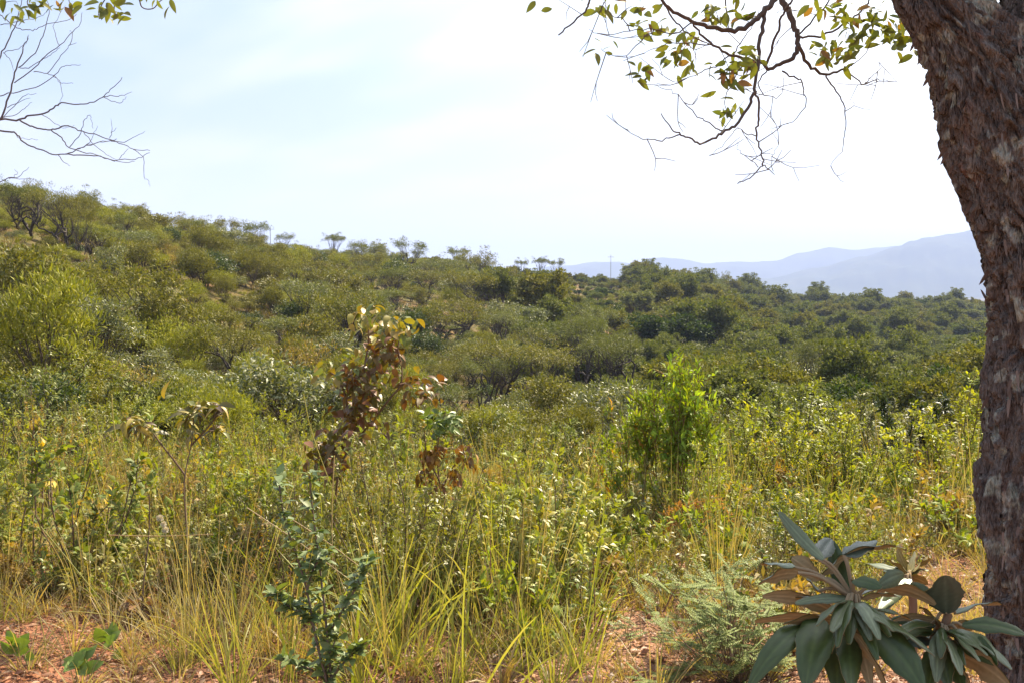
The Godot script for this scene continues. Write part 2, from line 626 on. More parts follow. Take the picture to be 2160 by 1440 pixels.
func poles() -> void:
	var spec := [[572, 478.0, 205.0, "bare wooden utility pole rising behind the umbrella trees on the hill"], [1288, 538.0, 270.0, "thin utility pole with crossarm standing before the blue mountains"]]
	for s in spec:
		var foot := ground_at(s[0], s[2])
		var tall: float = pt(s[0], s[1], s[2]).y - foot.y
		var o := thing("utility_pole", s[3], "pole", foot)
		var g := Geo.new()
		g.tube(PackedVector3Array([Vector3(0, -0.4, 0), Vector3(0, tall * 0.5, 0), Vector3(0, tall, 0)]), 0.08, 0.06, 6, Color(0.16, 0.14, 0.12))
		part("pole", g.made(M.wood), o)
		g = Geo.new()
		g.tube(PackedVector3Array([Vector3(-0.9, tall - 0.6, 0.14), Vector3(0.9, tall - 0.6, 0.14)]), 0.045, 0.045, 4, Color(0.16, 0.14, 0.12))
		part("crossarm", g.made(M.wood), o)


# ------------------------------------------------------------------ the wooded slopes
const OLIVE := [Color(0.15, 0.14, 0.028), Color(0.215, 0.185, 0.04), Color(0.11, 0.11, 0.024)]
const GREY := [Color(0.16, 0.17, 0.078), Color(0.24, 0.23, 0.12), Color(0.11, 0.125, 0.05)]
const LIME := [Color(0.23, 0.23, 0.032), Color(0.29, 0.265, 0.045), Color(0.18, 0.19, 0.032)]
const DARK := [Color(0.05, 0.075, 0.022), Color(0.07, 0.095, 0.025), Color(0.045, 0.06, 0.02)]
const WOOD := [Color(0.13, 0.14, 0.035), Color(0.18, 0.18, 0.05), Color(0.09, 0.105, 0.03)]
const DRY := [Color(0.30, 0.19, 0.07), Color(0.24, 0.18, 0.06), Color(0.20, 0.17, 0.05)]
const BARK := Color(0.085, 0.065, 0.05)

var kinds := {}


func prototypes() -> void:
	var make := func(kind: String, base: Dictionary, variants: int, pals: Array) -> void:
		var list := []
		for k in variants:
			var q: Dictionary = base.duplicate()
			q.seed = hash(kind) % 1000 + k * 17
			q.pal = pals[k % pals.size()]
			rng.seed = q.seed + 5
			q.h *= rng.randf_range(0.75, 1.25)
			q.r *= rng.randf_range(0.8, 1.2)
			list.append(tree_mesh(q))
		kinds[kind] = list
	make.call("olive_shrub", {"h": 2.1, "r": 1.35, "low": 0.1, "skirt": 0.0, "tr": 0.04, "stems": 4, "limbs": 3, "subs": 5, "clumps": 2, "leaves": 24, "cr": 0.3, "ll": 0.13, "lw": 0.05, "bark": BARK}, 6, [OLIVE, OLIVE, WOOD, LIME])
	make.call("fine_shrub", {"h": 2.2, "r": 1.2, "low": 0.12, "skirt": 0.0, "tr": 0.03, "stems": 5, "limbs": 3, "subs": 5, "clumps": 2, "leaves": 26, "cr": 0.28, "ll": 0.14, "lw": 0.03, "rise": 0.9, "bark": BARK}, 6, [LIME, OLIVE, [Color(0.26, 0.24, 0.05), Color(0.2, 0.2, 0.04)], LIME])
	make.call("grey_shrub", {"h": 3.0, "r": 1.9, "low": 0.1, "skirt": 0.0, "tr": 0.06, "stems": 3, "limbs": 4, "subs": 6, "clumps": 2, "leaves": 26, "cr": 0.36, "ll": 0.17, "lw": 0.065, "bark": BARK, "mat": M.glossy}, 4, [GREY, [Color(0.13, 0.15, 0.06), Color(0.19, 0.2, 0.09)], GREY, OLIVE])
	make.call("dry_shrub", {"h": 1.5, "r": 1.0, "low": 0.1, "skirt": 0.0, "tr": 0.025, "stems": 5, "limbs": 3, "subs": 4, "clumps": 1, "leaves": 18, "cr": 0.26, "ll": 0.11, "lw": 0.035, "rise": 0.6, "bark": Color(0.14, 0.10, 0.07)}, 3, [DRY, [Color(0.26, 0.22, 0.06), Color(0.33, 0.22, 0.07)], [Color(0.2, 0.16, 0.09), Color(0.25, 0.17, 0.08)]])
	make.call("umbrella_tree", {"h": 3.9, "r": 2.3, "low": 0.28, "skirt": 1.3, "flat": 1.0, "t0": 0.6, "tr": 0.12, "stems": 2, "lean": 0.22, "limbs": 3, "subs": 8, "clumps": 2, "leaves": 26, "cr": 0.42, "squash": 0.65, "ll": 0.17, "lw": 0.05, "wob": 0.5, "bark": Color(0.06, 0.048, 0.04), "sides": 6}, 5, [OLIVE, WOOD, [Color(0.14, 0.15, 0.05), Color(0.1, 0.11, 0.035)], OLIVE, GREY])
	make.call("dark_bush", {"h": 2.6, "r": 1.4, "low": 0.15, "skirt": 0.3, "tr": 0.06, "stems": 3, "limbs": 4, "subs": 7, "clumps": 2, "leaves": 22, "cr": 0.34, "ll": 0.15, "lw": 0.06, "bark": BARK, "mat": M.glossy}, 3, [DARK])
	make.call("dense_tree", {"h": 6.0, "r": 2.9, "low": 0.12, "skirt": 0.1, "lobed": 0.72, "tr": 0.13, "stems": 2, "limbs": 6, "subs": 9, "clumps": 2, "leaves": 30, "cr": 0.48, "ll": 0.33, "lw": 0.17, "bark": BARK, "mat": M.far_leaf}, 6, [WOOD, OLIVE, [Color(0.10, 0.115, 0.036), Color(0.14, 0.14, 0.045)], DARK])
	make.call("broad_tree", {"h": 5.0, "r": 3.2, "low": 0.12, "skirt": 0.1, "lobed": 0.72, "tr": 0.13, "stems": 2, "limbs": 5, "subs": 9, "clumps": 2, "leaves": 30, "cr": 0.48, "squash": 0.6, "ll": 0.33, "lw": 0.16, "bark": BARK, "mat": M.far_leaf}, 6, [WOOD, [Color(0.15, 0.165, 0.05), Color(0.11, 0.13, 0.04)], GREY, OLIVE])


func hidden(p: Vector3) -> bool:
	for k in range(1, 14):
		var t := k / 14.0
		var q := EYE.lerp(p, t)
		if -q.z > 12.0 and height(q.x, q.z) + 1.0 > q.y:
			return true
	return false


# what a plant of the scrub stands near, in words one can find in the picture
var marks := []


func near_words(p: Vector3) -> String:
	if marks.is_empty():
		for m in [[1425, 7.0, "the vivid green shrub"], [702, 6.0, "the bronze leaved sapling"], [928, 6.4, "the orange tinged sapling"], [405, 4.9, "the arching leaf stalk"], [45, 5.4, "the yellow flowered shrub"], [690, 3.5, "the blue green shrub"], [1935, 9.0, "the dark glossy shrub"], [2150, 5.0, "the rough barked trunk"], [1130, 4.9, "the pale shining bush"], [1655, 8.0, "the tall lime shrub"], [100, 34.0, "the silvery thicket"], [283, 38.0, "the little feathery tree"], [619, 41.0, "the bare trunked sapling"], [610, 60.0, "the black round bush"], [638, 76.0, "the fan shaped tree"], [100, 62.0, "the largest twisted tree"], [370, 78.0, "the dark tangled bush"], [490, 72.0, "the pale domed bush"], [385, 150.0, "the paired ridge trees"], [572, 205.0, "the hilltop utility pole"], [706, 185.0, "the parasol ridge tree"], [967, 222.0, "the lone domed ridge tree"], [1155, 246.0, "the wide flat ridge pair"], [1288, 270.0, "the pole before the mountains"], [1085, 47.0, "the two trunked hollow tree"], [905, 46.0, "the low dark limbed tree"], [800, 82.0, "the wide flat crowned tree"], [1105, 92.0, "the broad pale topped tree"], [1290, 56.0, "the many branched tree"], [1745, 66.0, "the bare forked branches"], [1858, 72.0, "the valley round bush"], [2006, 84.0, "the bush by the trunk"], [1625, 92.0, "the valley dark bush"], [1085, 24.0, "the large feathery shrub"], [1490, 300.0, "the row of small umbrella trees"], [1900, 200.0, "the far valley floor"], [1750, 320.0, "the valley skyline"], [150, 18.0, "the silvery thicket's foot"], [480, 20.0, "the open grassy slope"], [1500, 22.0, "the scrub edge above the valley"], [1850, 24.0, "the scrub edge by the trunk"]]:
			marks.append([ground_at(m[0], m[1]), m[2]])
	var best := 1e9
	var word := ""
	for m in marks:
		var q: Vector3 = m[0]
		var gap := Vector2(p.x - q.x, p.z - q.z).length() / (0.3 * -q.z + 2.0)
		if gap < best:
			best = gap
			var dz := (q.z - p.z) / -q.z
			word = ("behind " if dz > 0.08 else "in front of " if dz < -0.08 else "beside ") + m[1]
	return word


const SAID := {
	"olive_shrub": ["rounded olive green scrub shrub", "shrub", "olive shrubs of the slope"],
	"fine_shrub": ["airy yellow green shrub", "shrub", "yellow green airy shrubs of the slope"],
	"grey_shrub": ["glossy grey green shrub", "shrub", "grey green shrubs of the slope"],
	"dry_shrub": ["dry ochre brown shrub", "shrub", "dry brown shrubs of the slope"],
	"umbrella_tree": ["flat crowned savanna tree", "tree", "flat crowned savanna trees of the slope"],
	"dark_bush": ["compact dark green bush", "bush", "dark green bushes of the slope"],
	"dense_tree": ["round crowned green tree", "tree", "round crowned trees of the valley wood"],
	"broad_tree": ["broad topped green tree", "tree", "broad crowned trees of the valley wood"]}
var clear_spots := []


func hillside() -> void:
	prototypes()
	# places kept for the trees described one by one: x, z, radius
	for s in landmarks():
		var g := ground_at(s[1], s[3])
		clear_spots.append([g.x, g.z, clampf(s[4] / FOCAL * s[3] * 0.42, 0.8, 3.0)])
		if s[5] == "twisted_tree" and s[3] < 70.0:
			clear_spots.append([g.x * (1.0 - 4.0 / s[3]), g.z + 4.0, 2.4])
			clear_spots.append([g.x * (1.0 - 8.0 / s[3]), g.z + 8.0, 2.0])
	rng.seed = 77
	var found := {}
	for k in kinds:
		found[k] = []
	var d := 13.0
	while d < 370.0:
		var gap := 1.9 if d < 30.0 else 2.3 if d < 45.0 else 2.9 if d < 90.0 else 4.2 if d < 150.0 else 5.2
		var px := -160.0
		while px < 2330.0:
			px += gap * (0.62 if px < 860.0 and d > 30.0 and d < 130.0 else 1.0) / d * FOCAL * rng.randf_range(0.7, 1.3)
			var dd := d + rng.randf_range(-0.6, 0.6) * gap
			var p := ground_at(px, dd)
			var roll := rng.randf()
			var size := 0.5 + 1.0 * pow(rng.randf(), 1.3)
			var turn := rng.randf() * TAU
			if dd < 19.0 and px > 720.0 and roll > 0.55:
				continue
			var open := relief.get_noise_2d(p.x * 0.35 + 40.0, p.z * 0.35)
			if px < 760.0 and dd > 32.0 and dd < 75.0 and open > 0.25 and roll < 0.4:
				continue
			if hidden(p + Vector3(0, 4.5, 0)):
				continue
			var skip := false
			for s in clear_spots:
				if Vector2(p.x - s[0], p.z - s[1]).length() < s[2]:
					skip = true
					break
			if skip:
				continue
			var wild := clampf((px - 900.0) / 500.0 + (dd - 90.0) / 160.0, 0.0, 1.0)
			var kind := ""
			var r2 := rng.randf()
			if r2 < wild:
				kind = "dense_tree" if roll < 0.42 else "broad_tree" if roll < 0.74 else "umbrella_tree" if roll < 0.83 else "grey_shrub" if roll < 0.9 else "dark_bush" if roll < 0.95 else "olive_shrub"
				if dd < 100.0:
					size *= 0.6 if kind in ["dense_tree", "broad_tree"] else 0.9
				else:
					size *= 0.85
				if dd > 105.0 and px < 1330.0:
					size = minf(size * 0.6, 0.62 if dd < 140.0 else 0.48)
			elif px > 760.0 and px < 1500.0 and dd > 30.0:
				kind = "umbrella_tree" if roll < 0.42 else "olive_shrub" if roll < 0.62 else "grey_shrub" if roll < 0.76 else "dark_bush" if roll < 0.84 else "fine_shrub"
			else:
				kind = "fine_shrub" if roll < 0.38 else "olive_shrub" if roll < 0.7 else "dry_shrub" if roll < 0.8 else "grey_shrub" if roll < 0.88 else "umbrella_tree" if roll < 0.96 else "dark_bush"
				size *= 0.88
				if kind == "umbrella_tree":
					size *= 0.9
			if dd < 32.0:
				if kind in ["dense_tree", "broad_tree", "umbrella_tree"]:
					kind = "olive_shrub"
				size *= lerpf(0.75, 1.0, clampf((dd - 14.0) / 16.0, 0.0, 1.0))
				var line_y := 690.0 if px < 250.0 else 770.0 if px < 700.0 else 880.0
				var room := 1.6 - (line_y + rng.randf_range(-30.0, 60.0) - 610.0) / FOCAL * dd - p.y
				size = clampf(size, 0.3, maxf(room / 2.1, 0.3))
			if dd < 95.0 and dd >= 32.0:
				var lid := 0.0
				if px > 760.0:
					lid = 800.0 if dd < 45.0 else 730.0 if dd < 60.0 else 670.0
				else:
					lid = (520.0 if px < 250.0 else 600.0) if dd < 60.0 else 470.0
				var high := 1.6 - (lid + rng.randf_range(-25.0, 70.0) - 610.0) / FOCAL * dd - p.y
				var own: float = {"olive_shrub": 2.1, "fine_shrub": 2.2, "grey_shrub": 3.0, "dry_shrub": 1.5, "umbrella_tree": 3.9, "dark_bush": 2.6, "dense_tree": 6.0, "broad_tree": 5.0}[kind]
				size = clampf(size, 0.3, maxf(high / own, 0.3))
			found[kind].append([p, size, turn, rng.randi()])
		d += gap * 0.85
	var rest := {}
	for kind in found:
		var list: Array = found[kind]
		var many: int = 240
		for k in list.size():
			var a: Array = list[k]
			var which: int = a[3] % kinds[kind].size()
			var tall: float = 0.75 + 0.5 * float(a[3] % 97) / 97.0
			if k < many:
				put(kinds[kind][which], kind, ("small " if a[1] < 0.62 else "big " if a[1] > 1.0 else "middling ") + SAID[kind][0] + " " + near_words(a[0]), SAID[kind][1], a[0], Vector3(a[1] * (0.8 + 0.45 * float(a[3] % 31) / 31.0), a[1] * tall, a[1]), a[2], SAID[kind][2], 0.2 * (float(a[3] % 13) / 13.0 - 0.5))
			else:
				var key := "%s/%d" % [kind, which]
				if not rest.has(key):
					rest[key] = []
				rest[key].append(Transform3D(Basis(Vector3.UP, a[2]) * Basis.from_scale(Vector3(a[1], a[1] * tall, a[1])), a[0]))
	rng.seed = 4711
	for k in 3000:
		var dd := 17.0 + 230.0 * pow(rng.randf(), 1.6)
		var px := rng.randf_range(-150.0, 1520.0 if dd > 45.0 else 2300.0)
		var p := ground_at(px, dd)
		var pick_ := rng.randi()
		var kind: String = ["fine_shrub", "olive_shrub", "dry_shrub", "fine_shrub", "grey_shrub", "olive_shrub"][pick_ % 6]
		var sz := rng.randf_range(0.2, 0.5) * (1.0 if dd < 120.0 else 1.5) * (0.7 if kind == "grey_shrub" else 1.0)
		if hidden(p + Vector3(0, 1.5, 0)):
			continue
		var key := "%s/%d" % [kind, (pick_ / 7) % kinds[kind].size()]
		if not rest.has(key):
			rest[key] = []
		rest[key].append(Transform3D(Basis(Vector3.UP, rng.randf() * TAU) * Basis.from_scale(Vector3(sz * 1.25, sz, sz * 1.25)), p))
	var wood := Node3D.new()
	wood.name = "distant_woodland"
	wood.set_meta("kind", "stuff")
	wood.set_meta("label", "unbroken scrub and far woodland covering the ridge and valley side")
	wood.set_meta("category", "woodland")
	add_child(wood)
	for key in rest:
		var bits: PackedStringArray = key.split("/")
		var pair: Array = kinds[bits[0]][int(bits[1])]
		for s in 2:
			var mm := MultiMesh.new()
			mm.transform_format = MultiMesh.TRANSFORM_3D
			mm.mesh = pair[s]
			mm.instance_count = rest[key].size()
			for k in rest[key].size():
				mm.set_instance_transform(k, rest[key][k])
			var o := MultiMeshInstance3D.new()
			o.name = ["trunk", "crown"][s]
			o.multimesh = mm
			o.set_meta("kind", "stuff")
			wood.add_child(o, true)


# one line for each tree or bush that the photograph lets one single out:
# mesh kind, bearing, top, depth, width (photo pixels), name, label, variant
func landmarks() -> Array:
	return [
		["twisted", 118, 377, 62.0, 150, "twisted_tree", "largest twisted savanna tree with dark sinuous limbs high on the hillside"],
		["twisted", 62, 372, 64.0, 130, "twisted_tree", "wide crowned savanna tree leaning beside the largest twisted tree"],
		["fan", 172, 430, 60.0, 80, "slender_tree", "slender dark stemmed tree leaning out below the largest twisted tree"],
		["umbrella_tree", 385, 446, 150.0, 66, "umbrella_tree", "paired flat crown tree on the ridge line near the steep slope"],
		["umbrella_tree", 498, 474, 170.0, 34, "umbrella_tree", "small ragged tree on the ridge between paired crowns and utility pole"],
		["umbrella_tree", 552, 488, 185.0, 36, "umbrella_tree", "thin low umbrella tree just before the utility pole on the hill"],
		["umbrella_tree", 603, 487, 185.0, 48, "umbrella_tree", "round topped umbrella tree just past the utility pole on the hill"],
		["parasol", 706, 489, 185.0, 58, "parasol_tree", "neat parasol shaped tree standing clear against the sky on the ridge"],
		["parasol", 967, 518, 222.0, 52, "parasol_tree", "lone domed tree on the middle of the ridge against white sky"],
		["parasol", 1100, 541, 246.0, 32, "parasol_tree", "small umbrella tree beside the wider flat pair on the ridge"],
		["parasol", 1140, 539, 246.0, 42, "parasol_tree", "flat crowned tree of the wide pair on the ridge, steeper side"],
		["parasol", 1172, 543, 246.0, 36, "parasol_tree", "flat crowned tree of the wide pair on the ridge, nearer mountains"],
		["parasol", 1437, 566, 300.0, 28, "parasol_tree", "first of the small umbrella trees against the blue mountains"],
		["parasol", 1472, 569, 300.0, 20, "parasol_tree", "second of the small umbrella trees against the blue mountains"],
		["parasol", 1507, 571, 300.0, 20, "parasol_tree", "third of the small umbrella trees against the blue mountains"],
		["fan", 1531, 569, 300.0, 24, "ragged_tree", "ragged pointed tree after the small umbrella trees before the mountains"],
		["parasol", 1566, 587, 300.0, 28, "parasol_tree", "low spreading tree on the descending ridge before the mountains"],
		["parasol", 1594, 598, 300.0, 22, "parasol_tree", "lowest little umbrella tree at the end of the descending ridge"],
		["fan", 638, 531, 76.0, 132, "fan_tree", "fan shaped tree of many upright stems above the dark round bush"],
		["dark_bush", 610, 628, 60.0, 74, "round_bush", "nearly black round bush below the fan shaped tree"],
		["dark_bush", 378, 528, 78.0, 80, "round_bush", "dark bush with tangled top beside bright yellow green foliage"],
		["olive_shrub", 345, 528, 77.0, 60, "bright_bush", "bright yellow green bush touching the dark tangled bush"],
		["grey_shrub", 490, 578, 72.0, 90, "grey_bush", "pale grey domed bush below the ridge trees on the slope"],
		["grey_shrub", 530, 618, 66.0, 80, "grey_bush", "grey green domed bush just downhill of the pale one"],
		["fan", 468, 510, 95.0, 60, "slender_tree", "thin stemmed tree of the mid slope row beneath the ridge"],
		["fan", 525, 512, 95.0, 70, "slender_tree", "leaning thin stemmed tree at the end of the mid slope row"],
		["grey_big", 40, 512, 36.0, 200, "silver_bush", "tallest silvery bush of the big grey thicket"],
		["grey_big", 130, 585, 33.0, 170, "silver_bush", "middle silvery bush of the big grey thicket"],
		["grey_big", 190, 640, 32.0, 110, "silver_bush", "lower silvery bush at the open edge of the big grey thicket"],
		["grey_big", 20, 610, 31.0, 150, "silver_bush", "dense silvery bush at the foot of the big grey thicket"],
		["airy", 283, 640, 38.0, 110, "airy_tree", "little feathery tree with forked trunk beside the silvery thicket"],
		["airy", 225, 590, 42.0, 80, "airy_tree", "feathery yellow green tree behind the silvery thicket"],
		["sapling", 619, 700, 41.0, 58, "thin_sapling", "straight bare trunked sapling with a small tuft crown on the slope"],
		["twisted", 1085, 690, 47.0, 260, "twisted_tree", "open crowned tree with two bare sinuous trunks in the hollow"],
		["twisted", 1030, 745, 45.0, 150, "twisted_tree", "tree with a dark tuft on its trunk in the hollow"],
		["twisted", 960, 610, 78.0, 170, "twisted_tree", "dense brown limbed tree uphill of the hollow"],
		["twisted", 800, 600, 82.0, 160, "twisted_tree", "wide flat crowned tree above the brown leaved sapling"],
		["twisted", 1290, 682, 56.0, 190, "twisted_tree", "many branched savanna tree behind the bright green shrub"],
		["twisted", 905, 745, 46.0, 150, "twisted_tree", "low dark limbed tree next to the hollow"],
		["twisted", 1215, 650, 64.0, 140, "twisted_tree", "olive tree with forked limbs beyond the hollow"],
		["pale", 1105, 626, 92.0, 130, "pale_tree", "broad tree with pale glossy top rising over the hollow"],
		["pale", 1245, 648, 95.0, 90, "pale_tree", "smaller pale topped tree next to the broad pale one"],
		["twisted", 1745, 690, 66.0, 150, "twisted_tree", "tree with long bare forked branches out in the valley"],
		["dark_bush", 1858, 800, 72.0, 80, "round_bush", "dark green rounded bush in the valley near the bare forked branches"],
		["dark_bush", 2006, 800, 84.0, 76, "round_bush", "dark green rounded bush in the valley beside the rough trunk"],
		["dark_bush", 1625, 735, 92.0, 90, "round_bush", "dark bush beyond the bright green shrub in the valley"],
		["fine_shrub", 1085, 868, 24.0, 190, "feathery_shrub", "large feathery olive shrub behind the grassy foreground"],
		["fine_shrub", 1235, 868, 26.0, 170, "feathery_shrub", "second feathery olive shrub next to the large one"],
		["pink", 1395, 662, 120.0, 26, "flowering_shrub", "small shrub with pink flowers in the far scrub"],
	]


func landmark_trees() -> void:
	var own := {}
	var base := {"bark": Color(0.06, 0.048, 0.04), "seed": 1}
	var tw := {"h": 4.2, "r": 2.9, "low": 0.26, "skirt": 1.7, "flat": 1.0, "t0": 0.7, "tr": 0.15, "stems": 2, "lean": 0.32, "limbs": 3, "subs": 12, "clumps": 2, "leaves": 34, "cr": 0.4, "squash": 0.6, "ll": 0.13, "lw": 0.045, "wob": 0.9, "sides": 7, "pal": OLIVE}
	own.twisted = []
	for k in 5:
		var q: Dictionary = base.merged(tw)
		q.seed = 301 + k * 13
		q.stems = [2, 3, 2, 1, 2][k]
		q.limbs = [3, 3, 4, 5, 3][k]
		q.pal = [OLIVE, WOOD, [Color(0.15, 0.15, 0.06), Color(0.11, 0.12, 0.04)], OLIVE, [Color(0.16, 0.17, 0.06), Color(0.12, 0.125, 0.05)]][k]
		own.twisted.append(tree_mesh(q))
	own.fan = []
	for k in 3:
		own.fan.append(tree_mesh(base.merged({"h": 4.2, "r": 2.2, "low": 0.3, "skirt": 1.3, "flat": 1.0, "tr": 0.07, "stems": 4, "lean": 0.3, "limbs": 3, "subs": 8, "clumps": 2, "leaves": 18, "cr": 0.3, "ll": 0.16, "lw": 0.04, "rise": 0.9, "wob": 0.15, "sides": 6, "pal": [OLIVE, WOOD, OLIVE][k]}, true).merged({"seed": 401 + k}, true)))
	own.parasol = []
	for k in 3:
		own.parasol.append(tree_mesh(base.merged({"h": 4.6, "r": 2.7, "low": 0.36, "skirt": 1.75, "flat": 1.0, "tr": 0.1, "stems": 2, "lean": 0.1, "limbs": 4, "subs": 8, "clumps": 2, "leaves": 20, "cr": 0.4, "squash": 0.65, "ll": 0.22, "lw": 0.08, "wob": 0.2, "sides": 6, "pal": WOOD}, true).merged({"seed": 501 + k}, true)))
	own.grey_big = []
	for k in 2:
		own.grey_big.append(tree_mesh(base.merged({"h": 3.4, "r": 2.0, "low": 0.15, "skirt": 0.3, "tr": 0.07, "stems": 4, "limbs": 4, "subs": 9, "clumps": 2, "leaves": 26, "cr": 0.32, "ll": 0.14, "lw": 0.05, "pal": GREY, "mat": M.glossy}, true).merged({"seed": 601 + k}, true)))
	own.airy = [tree_mesh(base.merged({"h": 2.4, "r": 1.1, "low": 0.25, "skirt": 1.0, "tr": 0.05, "stems": 2, "lean": 0.2, "limbs": 5, "subs": 9, "clumps": 2, "leaves": 26, "cr": 0.22, "ll": 0.09, "lw": 0.02, "rise": 0.8, "wob": 0.4, "pal": LIME}, true))]
	own.sapling = [tree_mesh(base.merged({"h": 2.7, "r": 0.55, "low": 0.66, "skirt": 1.0, "tr": 0.045, "stems": 1, "lean": 0.02, "limbs": 5, "subs": 6, "clumps": 2, "leaves": 16, "cr": 0.14, "ll": 0.09, "lw": 0.035, "wob": 0.1, "pal": OLIVE}, true))]
	own.pale = [tree_mesh(base.merged({"h": 4.8, "r": 2.8, "low": 0.25, "skirt": 1.2, "tr": 0.12, "stems": 2, "limbs": 6, "subs": 12, "clumps": 2, "leaves": 26, "cr": 0.4, "squash": 0.5, "ll": 0.22, "lw": 0.10, "pal": [Color(0.20, 0.21, 0.12), Color(0.14, 0.16, 0.07)], "mat": M.glossy}, true))]
	own.pink = [tree_mesh(base.merged({"h": 2.0, "r": 0.9, "low": 0.2, "tr": 0.04, "stems": 3, "limbs": 3, "subs": 6, "clumps": 2, "leaves": 14, "cr": 0.26, "ll": 0.16, "lw": 0.09, "pal": WOOD, "tips": [Color(0.55, 0.16, 0.22), Color(0.6, 0.25, 0.28)]}, true))]
	var j := 0
	for s in landmarks():
		var list: Array = own[s[0]] if own.has(s[0]) else kinds[s[0]]
		var mesh: Array = list[j % list.size()]
		if s[5] == "bright_bush":
			mesh = kinds["olive_shrub"][3]
		j += 1
		var foot := ground_at(s[1], s[3])
		var box: AABB = mesh[1].get_aabb()
		var tall := maxf(pt(s[1], s[2], s[3]).y - foot.y, 0.6)
		var wide: float = s[4] / FOCAL * s[3]
		var sy := tall / box.end.y
		var sx: float = wide / maxf(box.size.x, box.size.z) * 1.08
		if s[0] in ["dark_bush", "pale", "grey_big", "olive_shrub", "grey_shrub", "fine_shrub"] and sy > sx * 1.7:
			sy = lerpf(sy, sx * 1.7, 0.2)
		rng.seed = 900 + j
		put(mesh, s[5], s[6], "tree" if s[5].ends_with("tree") or s[5].ends_with("sapling") else "bush", foot, Vector3(sx, sy, sx), rng.randf() * TAU)


# ------------------------------------------------------------------ the rough barked tree
func bark_tube(g: Geo, pts: PackedVector3Array, radii: Array, around: int, seed_: int) -> void:
	var f := FastNoiseLite.new()
	f.seed = seed_
	f.frequency = 1.0
	f.fractal_octaves = 3
	var cell := FastNoiseLite.new()
	cell.seed = seed_ + 3
	cell.noise_type = FastNoiseLite.TYPE_CELLULAR
	cell.frequency = 1.0
	cell.cellular_return_type = FastNoiseLite.RETURN_DISTANCE2_SUB
	var lich := FastNoiseLite.new()
	lich.seed = seed_ + 9
	lich.frequency = 1.0
	lich.fractal_octaves = 4
	var k0 := g.v.size()
	var s := Vector3(1, 0, 0)
	var run := 0.0
	var n := pts.size()
	var axes := []
	for j in n:
		var d := (pts[mini(j + 1, n - 1)] - pts[maxi(j - 1, 0)]).normalized()
		s = (s - d * s.dot(d)).normalized()
		var t := d.cross(s)
		if j > 0:
			run += pts[j].distance_to(pts[j - 1])
		var r: float = radii[j]
		for q in around + 1:
			var a := TAU * q / around
			var o := s * cos(a) + t * sin(a)
			var ax := cos(a)
			var az := sin(a)
			# shaggy plates: long cells pulled along the stem and twisted a little
			var tw := run * 0.35
			var ux := cos(a + tw) * r
			var uz := sin(a + tw) * r
			var warp := f.get_noise_3d(ux * 16.0, run * 5.0, uz * 16.0)
			var plate := cell.get_noise_3d(ux * 21.0 + warp * 1.3, run * 1.9 + warp * 0.8, uz * 21.0) + 1.0
			var fibre := f.get_noise_3d(ux * 85.0, run * 5.0 + 7.0, uz * 85.0)
			var lump := f.get_noise_3d(ax * 1.6, run * 3.2, az * 1.6)
			var deep := smoothstep(0.02, 0.45, plate)
			var y := r * (1.0 + lump * 0.09) + (deep - 0.6) * 0.032 + fibre * 0.006 + warp * 0.009
			g.v.append(pts[j] + o * y)
			var base := Color(0.13, 0.105, 0.092).lerp(Color(0.24, 0.205, 0.18), clampf(fibre * 0.9 + 0.45, 0.0, 1.0))
			base = base.lerp(Color(0.25, 0.13, 0.09), smoothstep(0.42, 0.6, f.get_noise_3d(ux * 9.0 + 40.0, run * 3.0, uz * 9.0)) * 0.6)
			base = base.lerp(Color(0.30, 0.27, 0.235), smoothstep(0.05, 0.28, f.get_noise_3d(ux * 26.0 - 30.0, run * 6.0, uz * 26.0)) * 0.55)
			var li := lich.get_noise_3d(ux * 13.0, run * 8.0, uz * 13.0) + 0.12 * lich.get_noise_3d(ux * 2.0, run * 1.5 + 20.0, uz * 2.0)
			var spot := smoothstep(0.25, 0.31, li + fibre * 0.14)
			base = base.lerp(Color(0.40, 0.43, 0.33).lerp(Color(0.50, 0.50, 0.44), clampf(fibre + 0.5, 0, 1)), spot * 0.9)
			g.c.append(base)
		axes.append(d)
	g.n.resize(g.v.size())
	for j in n:
		for q in around + 1:
			var a := k0 + j * (around + 1) + q
			var l := g.v[k0 + j * (around + 1) + (q - 1 if q > 0 else around - 1)]
			var r := g.v[k0 + j * (around + 1) + (q + 1 if q < around else 1)]
			var u := g.v[a + (around + 1 if j < n - 1 else 0)]
			var dn := g.v[a - (around + 1 if j > 0 else 0)]
			g.n[a] = (r - l).cross(u - dn).normalized()
			if j < n - 1 and q < around:
				var b := a + around + 1
				g.i.append_array(PackedInt32Array([a, b, b + 1, a, b + 1, a + 1]))
			if (g.n[a]).dot(g.v[a] - pts[j]) < 0:
				g.n[a] = -g.n[a]


func resample(keys: Array, d: float, step: float) -> Array:
	# keys: photo x of the middle, photo y, radius in metres, depth offset
	var p := PackedVector3Array()
	var r := []
	for k in keys:
		p.append(pt(k[0], k[1], d + (k[3] if k.size() > 3 else 0.0)))
		r.append(k[2])
	var out := PackedVector3Array()
	var rad := []
	for j in p.size() - 1:
		var m := maxi(2, int(p[j].distance_to(p[j + 1]) / step))
		for q in m:
			var t := float(q) / m
			out.append(p[j].cubic_interpolate(p[j + 1], p[maxi(j - 1, 0)], p[mini(j + 2, p.size() - 1)], t))
			rad.append(lerpf(r[j], r[j + 1], t))
	out.append(p[-1])
	rad.append(r[-1])
	return [out, rad]


